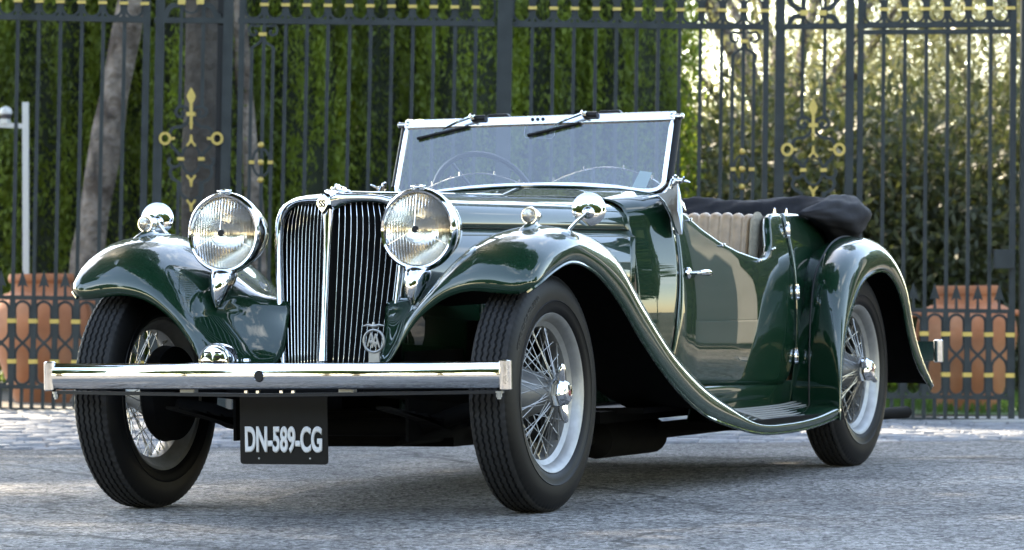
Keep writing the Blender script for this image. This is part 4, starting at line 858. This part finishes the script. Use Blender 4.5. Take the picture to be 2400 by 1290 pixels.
jar('terracotta_jar', 2268, 22.1, 672, 984, 'big terracotta jar in sunlight behind the right gate panel')
jar('terracotta_jar', 100, 22.1, 644, 958, 'big terracotta jar in shade behind the left gate panel')
pol = tag(empty('camera_pole', at(62, 961, 23)), 'thin white pole carrying a small security camera left of the leaning trunk', 'pole'); pi_ = Matrix.Translation(-pol.location)
mb = MB(); mb.flat([at(62, 961, 23), at(60, 240, 23)], .037, .037, GN); a = mb.build('post', 'white_metal', None, False)
mb = MB(); mb.flat([at(60, 296, 23), at(-12, 293, 23)], .03, .03, GN); b_ = mb.build('arm', 'white_metal', None, False)
mb = MB(); mb.lathe([(.0, -.012), (.038, -.01), (.04, .0), (.034, .022), (.016, .036), (0, .038)], at(14, 264, 23), (0, 0, 1), 20); mb.box(at(12, 285, 23), (.05, .05, .03)); c_ = mb.build('camera_housing', 'white_metal', None)
mb = MB(); mb.lathe([(.036, 0), (.034, -.02), (.022, -.034), (0, -.04)], at(14, 267, 23), (0, 0, 1), 20); d_ = mb.build('camera_dome', 'dark_plastic', None)
for q in (a, b_, c_, d_): q.parent = pol; q.matrix_parent_inverse = pi_

# ------------------------------------------------------------------ plants
def leaves(name, C0, D, size, asp, m, parent=None, jit=.6, data=None):
    """C0[n,3] leaf centres, D[n,3] direction; diamond shaped leaf faces"""
    n = len(C0); D = D / (np.linalg.norm(D, axis=1, keepdims=True) + 1e-9); rnd = np.random.normal(size=(n, 3)); W_ = np.cross(D, rnd); W_ /= np.linalg.norm(W_, axis=1, keepdims=True) + 1e-9
    s = size * np.random.uniform(1 - jit / 2, 1 + jit / 2, (n, 1)); N_ = np.cross(D, W_)
    a = C0 - D * s * .5; b = C0 + W_ * s * asp * .5 + N_ * s * .06; c = C0 + D * s * .5; d = C0 - W_ * s * asp * .5 + N_ * s * .06
    vs = np.stack([a, b, c, d], 1).reshape(-1, 3); me = bpy.data.meshes.new(name); me.vertices.add(4 * n); me.vertices.foreach_set('co', vs.astype(np.float32).ravel())
    me.loops.add(4 * n); me.loops.foreach_set('vertex_index', np.arange(4 * n, dtype=np.int32)); me.polygons.add(n); me.polygons.foreach_set('loop_start', np.arange(0, 4 * n, 4, dtype=np.int32)); me.update(calc_edges=True)
    me.materials.append(M[m]); return me
def clumps(centers, rad, per, stretch=(1, 1, 1)):
    n = len(centers); g = np.random.normal(size=(n * per, 3)) * np.array(stretch) * np.repeat(rad, per)[:, None] * .5
    return np.repeat(centers, per, 0) + g, g
def trunk_mesh(name, pts, rads, m, parent=None, n=14, extra=()):
    mb = MB(); P = interp(np.array([(*p, r_) for p, r_ in zip(pts, rads)], float), lin(max(10, len(pts) * 6)))
    vs_r = [p[3] * (1 + .06 * math.sin(i * 2.1) + random.uniform(-.03, .03)) for i, p in enumerate(P)]
    mb.tube([V(p[:3]) for p in P], vs_r, n)
    for q, rr in extra: mb.tube([V(p) for p in q], rr, 7)
    return mb.build(name, m, parent, True, 70)
# cypress hedge: one crown, many trees
H_ = 7.2
def cyp_mesh():
    nc = 620; h = np.random.uniform(0, 1, nc) ** .85; a = np.random.uniform(0, 2 * PI, nc); prof = np.clip(np.sin(PI * np.clip(h * .80 + .20, 0, 1)) ** .5, .05, 1) * .50
    rr = prof * np.random.uniform(.62, 1.12, nc); ce = np.stack([rr * np.cos(a), rr * np.sin(a), h * H_], 1)
    P, g = clumps(ce, np.random.uniform(.08, .22, nc), 150, (.50, .50, 2.8)); D = np.stack([np.repeat(np.cos(a), 150) * .35, np.repeat(np.sin(a), 150) * .35, np.ones(len(P))], 1) + np.random.normal(size=(len(P), 3)) * .62
    return leaves('foliage', P, D, .046, .38, 'cypress')
CYP = cyp_mesh()
mb = MB(); mb.lathe([(.30, 0), (.36, 1.5), (.34, 4), (.22, 6), (.05, 7)], (0, 0, 0), (0, 0, 1), 12); COR = mb.build('tmp', 'core', None); CM = COR.data; bpy.data.objects.remove(COR)  # dark core added inside the foliage: blocks light, stands for inner shade
mb = MB(); mb.tube([(0, 0, -.1), (0, 0, 1.0), (0, 0, 6.5)], [.10, .08, .03], 8); TR = mb.build('tmp', 'bark_dark', None); TM = TR.data; bpy.data.objects.remove(TR)
lab = ['first cypress at the far left edge of the tall hedge behind the white pole']
lats = list(np.arange(-4.2, 1.25, .56))
for i, l in enumerate(lats):
    px = 1200 + l * FPX / 25.0
    r_ = tag(empty('cypress_tree', DL(25.0 + random.uniform(-.25, .25), l, 0), random.uniform(0, 6)), None, 'cypress', 'cypress hedge behind the gate')
    where = 'beyond the left edge of the picture' if px < -60 else 'behind the white pole at the left' if px < 120 else 'behind the leaning pale trunk' if px < 330 else 'behind the gold ringed pier on the left' if px < 560 else 'behind the left gate leaf above the grille' if px < 760 else 'behind the left gate leaf above the near headlamp' if px < 980 else 'behind the left half of the windscreen' if px < 1150 else 'behind the wide middle gate post' if px < 1260 else 'behind the right gate leaf, last but one before the olives' if i < len(lats) - 1 else 'behind the right gate leaf, next to the sunlit olives'
    r_['label'] = 'tall green hedge cypress ' + (where if i else 'farthest left, beyond the left edge of the picture')
    sc_ = random.uniform(.92, 1.1); r_.scale = (random.uniform(.66, .95), random.uniform(.70, .95), sc_)
    link('foliage', CYP, None, r_); link('shade_core', CM, None, r_); link('trunk', TM, None, r_)
# pines whose trunks show and whose crowns shade the road
def pine(name, pts, rads, m, label, crowns, extra=(), broad=False):
    r_ = tag(empty(name, pts[0]), label, 'tree' if broad else 'pine tree', None); b0 = V(pts[0]); P = [V(p) - b0 for p in pts]
    br = []
    for c, rr, hh in crowns:
        top = P[-1]
        for k in range(7):
            a = 2 * PI * k / 7; e = V(c) - b0 + V((rr * .7 * math.cos(a), rr * .7 * math.sin(a), -.1)); br.append(([top - V((0, 0, 1.2)), top.lerp(e, .5) + V((0, 0, -.3)), e], [.09, .06, .02]))
    trunk_mesh('trunk', P, rads, m, r_, 18, br)
    Cs = []; 
    for c, rr, hh in crowns:
        n = int(130 * rr); a = np.random.uniform(0, 2 * PI, n); q = rr * np.sqrt(np.random.uniform(0, 1, n)); z = np.random.uniform(-.5, .5, n) * hh * (1 - (q / rr) ** 2 * .7)
        Cs.append(np.stack([c[0] - b0.x + q * np.cos(a), c[1] - b0.y + q * np.sin(a), c[2] - b0.z + z], 1))
    ce = np.concatenate(Cs); P_, g = clumps(ce, np.random.uniform(.3, .6, len(ce)), 46, (1, 1, .6)); D = g + np.random.normal(size=g.shape) * .2 + [0, 0, .1]
    link('crown', leaves('crown', P_, D, .24 if broad else .20, .5 if broad else .16, 'broadleaf' if broad else 'needles'), None, r_); return r_
zt_ = 11.0
def CT(d, l, z): p = CAM + FH * d + RH * l; return V((p[0], p[1], z))
pine('pine_tree', [at(188, 975, 24), at(205, 600, 24), at(238, 400, 24), at(272, 200, 24), at(303, 40, 24), CT(23.6, -1.8, 6.5), CT(23.2, -2.0, zt_ - .6)], [.115, .105, .10, .095, .088, .08, .06], 'bark', 'pine with a pale leaning trunk behind the left gate panel', [(CT(23.0, -3.4, zt_), 3.4, 1.3), (CT(19.5, -4.6, zt_ + .6), 2.6, 1.1)])
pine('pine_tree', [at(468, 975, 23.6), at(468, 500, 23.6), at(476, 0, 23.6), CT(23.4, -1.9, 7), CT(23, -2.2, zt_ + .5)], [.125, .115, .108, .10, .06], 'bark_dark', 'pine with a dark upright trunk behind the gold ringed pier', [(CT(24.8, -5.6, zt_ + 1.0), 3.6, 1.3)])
pine('pine_tree', [at(615, 985, 24.4), at(597, 500, 24.4), at(572, 200, 24.4), at(556, 0, 24.4), CT(24.5, -2.0, 7), CT(24.6, -2.6, zt_ + .9)], [.062, .058, .055, .05, .045, .03], 'bark', 'pine with a slim pale trunk right beside the pier post', [(CT(27.2, -7.6, zt_ + 1.5), 3.0, 1.2)])
pine('pine_tree', [CT(24.0, 4.6, 0), CT(24, 4.5, 4), CT(23.6, 4.0, 9)], [.18, .15, .1], 'bark', 'unseen pine added to the right beyond the railing to shade the ground', [(CT(24.2, 4.9, 9.6), 2.2, 1.1)])  # added out of view, its crown shades the ground at the right
pine('pine_tree', [CT(19.0, -9.6, 0), CT(19, -9.3, 5), CT(18.6, -8.6, zt_)], [.2, .17, .1], 'bark', 'pine outside the picture to the left whose crown shades the road', [(CT(17.2, -7.2, zt_), 3.0, 1.2), (CT(20.5, -8.2, zt_ + .8), 2.4, 1.2), (CT(15.6, -4.6, zt_ + 1.2), 1.6, .9)])

pine('spreading_tree', [V((2.6, -7.4, 0)), V((2.5, -7.0, 3)), V((2.0, -5.4, 6.6)), V((1.4, -3.6, 7.6))], [.26, .22, .16, .09], 'bark', 'big spreading tree left of the road whose crown hangs over the car', [(V((.4, -1.0, 8.4)), 3.1, 1.3), (V((-2.4, -2.4, 8.8)), 3.0, 1.2), (V((-1.0, 2.6, 8.8)), 2.6, 1.1), (V((.5, -8.5, 8.4)), 3.2, 1.2), (V((5.5, -12, 8.6)), 3.0, 1.2)], broad=True)  # last two crowns added out of view to shade the open road
def olive_mesh(seed, nc=420, per=150, Rr=1.9, Hh=4.6, m='olive', sz=.05, asp=.28):
    np.random.seed(seed); a = np.random.uniform(0, 2 * PI, nc); u = np.random.uniform(-1, 1, nc); q = np.random.uniform(.35, 1, nc) ** .5
    lob = 1 + .22 * np.sin(3 * a + seed) + .15 * np.sin(5 * a + u * 4)
    ce = np.stack([Rr * q * lob * np.sqrt(1 - u * u) * np.cos(a), Rr * q * lob * np.sqrt(1 - u * u) * np.sin(a), Hh * .5 + Hh * .5 * u * q], 1)
    P, g = clumps(ce, np.random.uniform(.22, .5, nc), per, (1, 1, 1)); D = g + np.random.normal(size=g.shape) * .5 * .3; return leaves('crown', P, D, sz, asp, m)
def limbs(h0, Rr, Hh, n=9):
    ex = []
    for k in range(n):
        a = 2 * PI * k / n + random.uniform(-.3, .3); e = V((Rr * .7 * math.cos(a), Rr * .7 * math.sin(a), h0 + Hh * random.uniform(.3, .9))); s = V((0, 0, h0 + .1 * k)); ex.append(([s, s.lerp(e, .5) + V((.1 * math.sin(k), .1, .1)), e], [.06, .035, .012]))
    return ex
OL = [olive_mesh(3), olive_mesh(5)]; OLT = []
for k in range(2):
    o = trunk_mesh('tmp', [(0, 0, -.1), (.08, .05, .7), (-.05, .1, 1.4), (.02, 0, 2.2)], [.14, .11, .10, .08], 'bark', None, 10, limbs(1.2, 1.7, 3.8)); OLT.append(o.data); bpy.data.objects.remove(o)
OLS = [(27.5, 1.9, .35, .95, 'silvery olive tree in sun just right of the hedge, behind the windscreen corner'), (29.0, 3.7, .25, .80, 'bright olive tree behind the right pier panel with gold spear'), (26.6, 4.6, .10, .86, 'shaded olive tree behind the right gate panel and terracotta jar'), (30.5, 2.4, .3, .78, 'small back lit olive tree further back behind the right gate leaf'), (31.0, 5.6, .3, .9, 'olive tree beyond the right edge of the gate'), (33, 4.1, .2, .8, 'pale olive tree farthest back behind the right pier')]
for i, (d, l, z, sc_, lb_) in enumerate(OLS):
    r_ = tag(empty('olive_tree', DL(d, l, 0), i * 1.3), lb_, 'olive tree', 'olive trees behind the right of the gate'); r_.scale = (sc_,) * 3
    c = link('crown', OL[i % 2], None, r_); c.location.z = .75 + z; link('trunk', OLT[i % 2], None, r_)
for i in range(7):   # unseen hedge added by the stone piers to darken the door's reflection
    t = i / 12; x, y = -12.2 + 3.6 * t, 2.6 + 9.5 * t
    r_ = tag(empty('cypress_tree', (x, y, 0), i * 1.1), 'low unseen cypress added behind the white stone piers to darken the door reflection', 'cypress', 'added cypresses behind the stone piers'); r_.scale = (1.6, 1.6, .50)
    link('foliage', CYP, None, r_); link('shade_core', CM, None, r_); link('trunk', TM, None, r_)
# low dark shrubs filling the foot of the olives
SH = olive_mesh(9, 150, 90, .8, 1.5, 'shrub', .07, .4)
for i, (d, l) in enumerate([(25.4, 2.1), (26.0, 3.3), (26.6, 1.2), (28.4, 4.6), (29, 3.0), (30.5, 1.7), (31, 4.2), (27.2, 5.4)]):
    o = tag(link('shrub', SH, None, None), None, 'shrub', 'shrubs under the olive trees'); o.location = DL(d, l, 0); o.rotation_euler.z = i; o.scale = (1.2, 1.2, 1.35)
    o['label'] = ['dull green shrub nearest the gate under the olives, seen over the seats', 'dull green shrub in the shade below the right pier panel', 'dull green shrub where the cypress hedge meets the olives', 'dull green shrub in deep shade left of the right terracotta jar', 'dull green shrub further back behind the right pier panel', 'dull green shrub far back behind the windscreen pillar', 'dull green shrub farthest back under the right olive trees', 'dull green shrub at the right edge behind the terracotta jar'][i]
# grass beyond the gate
n = 26000; dd = np.random.uniform(21.4, 30, n); ll = np.random.uniform(.2, 6.5, n); q = CAM[None] + FH[None] * dd[:, None] + RH[None] * ll[:, None]; q[:, 2] = gz0 + gs * np.clip(ll, -7, 7) + .035
me = leaves('grass', q, np.random.normal(size=(n, 3)) * .3 + [0, 0, 1], .09, .12, 'grass'); tag(link('grass', me), 'bright short grass round the foot of the terracotta jar', 'grass', kind='stuff')
ground_sheet('lawn', [21.3, 22, 24, 60], list(np.linspace(.0, 7, 10)) + [15], 'lawn', .02)
# ---- surroundings beside and behind the camera, seen only as reflections in the paintwork and chrome
BL = olive_mesh(11, 520, 70, 3.1, 6.2, 'broadleaf', .24, .55); o = trunk_mesh('tmp', [(0, 0, -.2), (.1, 0, 1.5), (0, .1, 3.5)], [.28, .22, .16], 'bark', None, 10, limbs(2.4, 2.8, 5, 8)); BT = o.data; bpy.data.objects.remove(o)
SUR = [(27, -3), (29, 4), (28, 11), (22, 17), (12, 20), (3, 22), (-3, 18), (30, -11), (26, -18), (17, -22), (6, -24), (-20, 6), (22.5, 9.5), (24.5, 6.2), (25.5, .6), (23.5, -7), (21, 12.5)]
for i, (x, y) in enumerate(SUR):
    r_ = tag(empty('broadleaf_tree', (x, y, 0), i * 1.7), 'broad green tree standing round the open forecourt outside the picture', 'tree', 'broadleaf trees round the forecourt'); k = random.uniform(.75, 1.0); r_.scale = (k * 1.2, k * 1.2, k * random.uniform(.8, 1.1))
    c = link('crown', BL, None, r_); c.location.z = 1.6; link('trunk', BT, None, r_)
for i, (x, y) in enumerate([(-9.0, 3.9), (-8.2, 5.9)]):
    r_ = tag(empty('stone_pier', (x, y, 0), R(12)), ['square white stone gate pier nearer the gate, right of the picture', 'square white stone gate pier farther right of the picture'][i], 'stone pier'); 
    mb = MB(); mb.box((0, 0, .2), (.95, .95, .4)); mb.build('plinth', 'stone', r_, False, bevel=.02); mb = MB(); mb.box((0, 0, 1.7), (.75, .75, 2.6)); mb.build('shaft', 'stone', r_, False, bevel=.015); mb = MB(); mb.box((0, 0, 3.06), (1.0, 1.0, .14)); mb.box((0, 0, 3.2), (.85, .85, .14)); mb.build('cap', 'stone', r_, False, bevel=.02)
ch = tag(empty('chain', (-8.6, 4.9, 0)), 'iron chain hanging in two loops between the white stone piers', 'chain')
lk_ = MB(); lk_.tube([(.028 * math.cos(a), 0, .05 * math.sin(a)) for a in np.linspace(0, 2 * PI, 15)[:-1]], .008, 6, True); pm = None
for lp, (dz, sag) in enumerate(((1.25, .35), (1.25, .62))):
    for k in range(15):
        t = (k + .5) / 15; p = V((-.33 + .66 * t, -.62 + 1.24 * t, dz - sag * 4 * t * (1 - t))); t2 = t + .02; q = V((-.33 + .66 * t2, -.62 + 1.24 * t2, dz - sag * 4 * t2 * (1 - t2)))
        if pm is None: o = lk_.build('link', 'black', ch); pm = o
        else: o = copy(pm, ch)
        o.matrix_local = Matrix.Translation(p) @ (q - p).to_track_quat('Z', 'Y').to_matrix().to_4x4() @ Matrix.Rotation(PI / 2 * (k % 2), 4, 'Z')
# fallen leaves on the road
for px, py in ((1527, 1054), (82, 1205), (500, 1268)):
    d = FW + RT * (px - 1200) / FPX - UP * (py - 645) / FPX; t = -CAM[2] / d[2]; p = CAM + d * t
    mb = MB(); mb.add([(-.03, 0, .002), (0, .012, .012), (.03, 0, .006), (0, -.014, .010), (0, 0, .002)], [(0, 4, 1), (1, 4, 2), (2, 4, 3), (3, 4, 0)]); o = mb.build('dry_leaf', 'leaf_dry', None, True, 80); o.location = (p[0], p[1], 0); o.rotation_euler.z = px
    if px < 1527: s_ = .5; o.scale = (s_, s_, s_)
    tag(o, {1527: 'curled dry leaf on the road under the car behind the front wheel', 82: 'tiny dry leaf on the road at the far left', 500: 'tiny dry leaf on the road at the bottom edge, below the left front wheel'}[px], 'leaf', 'dry leaves on the road')
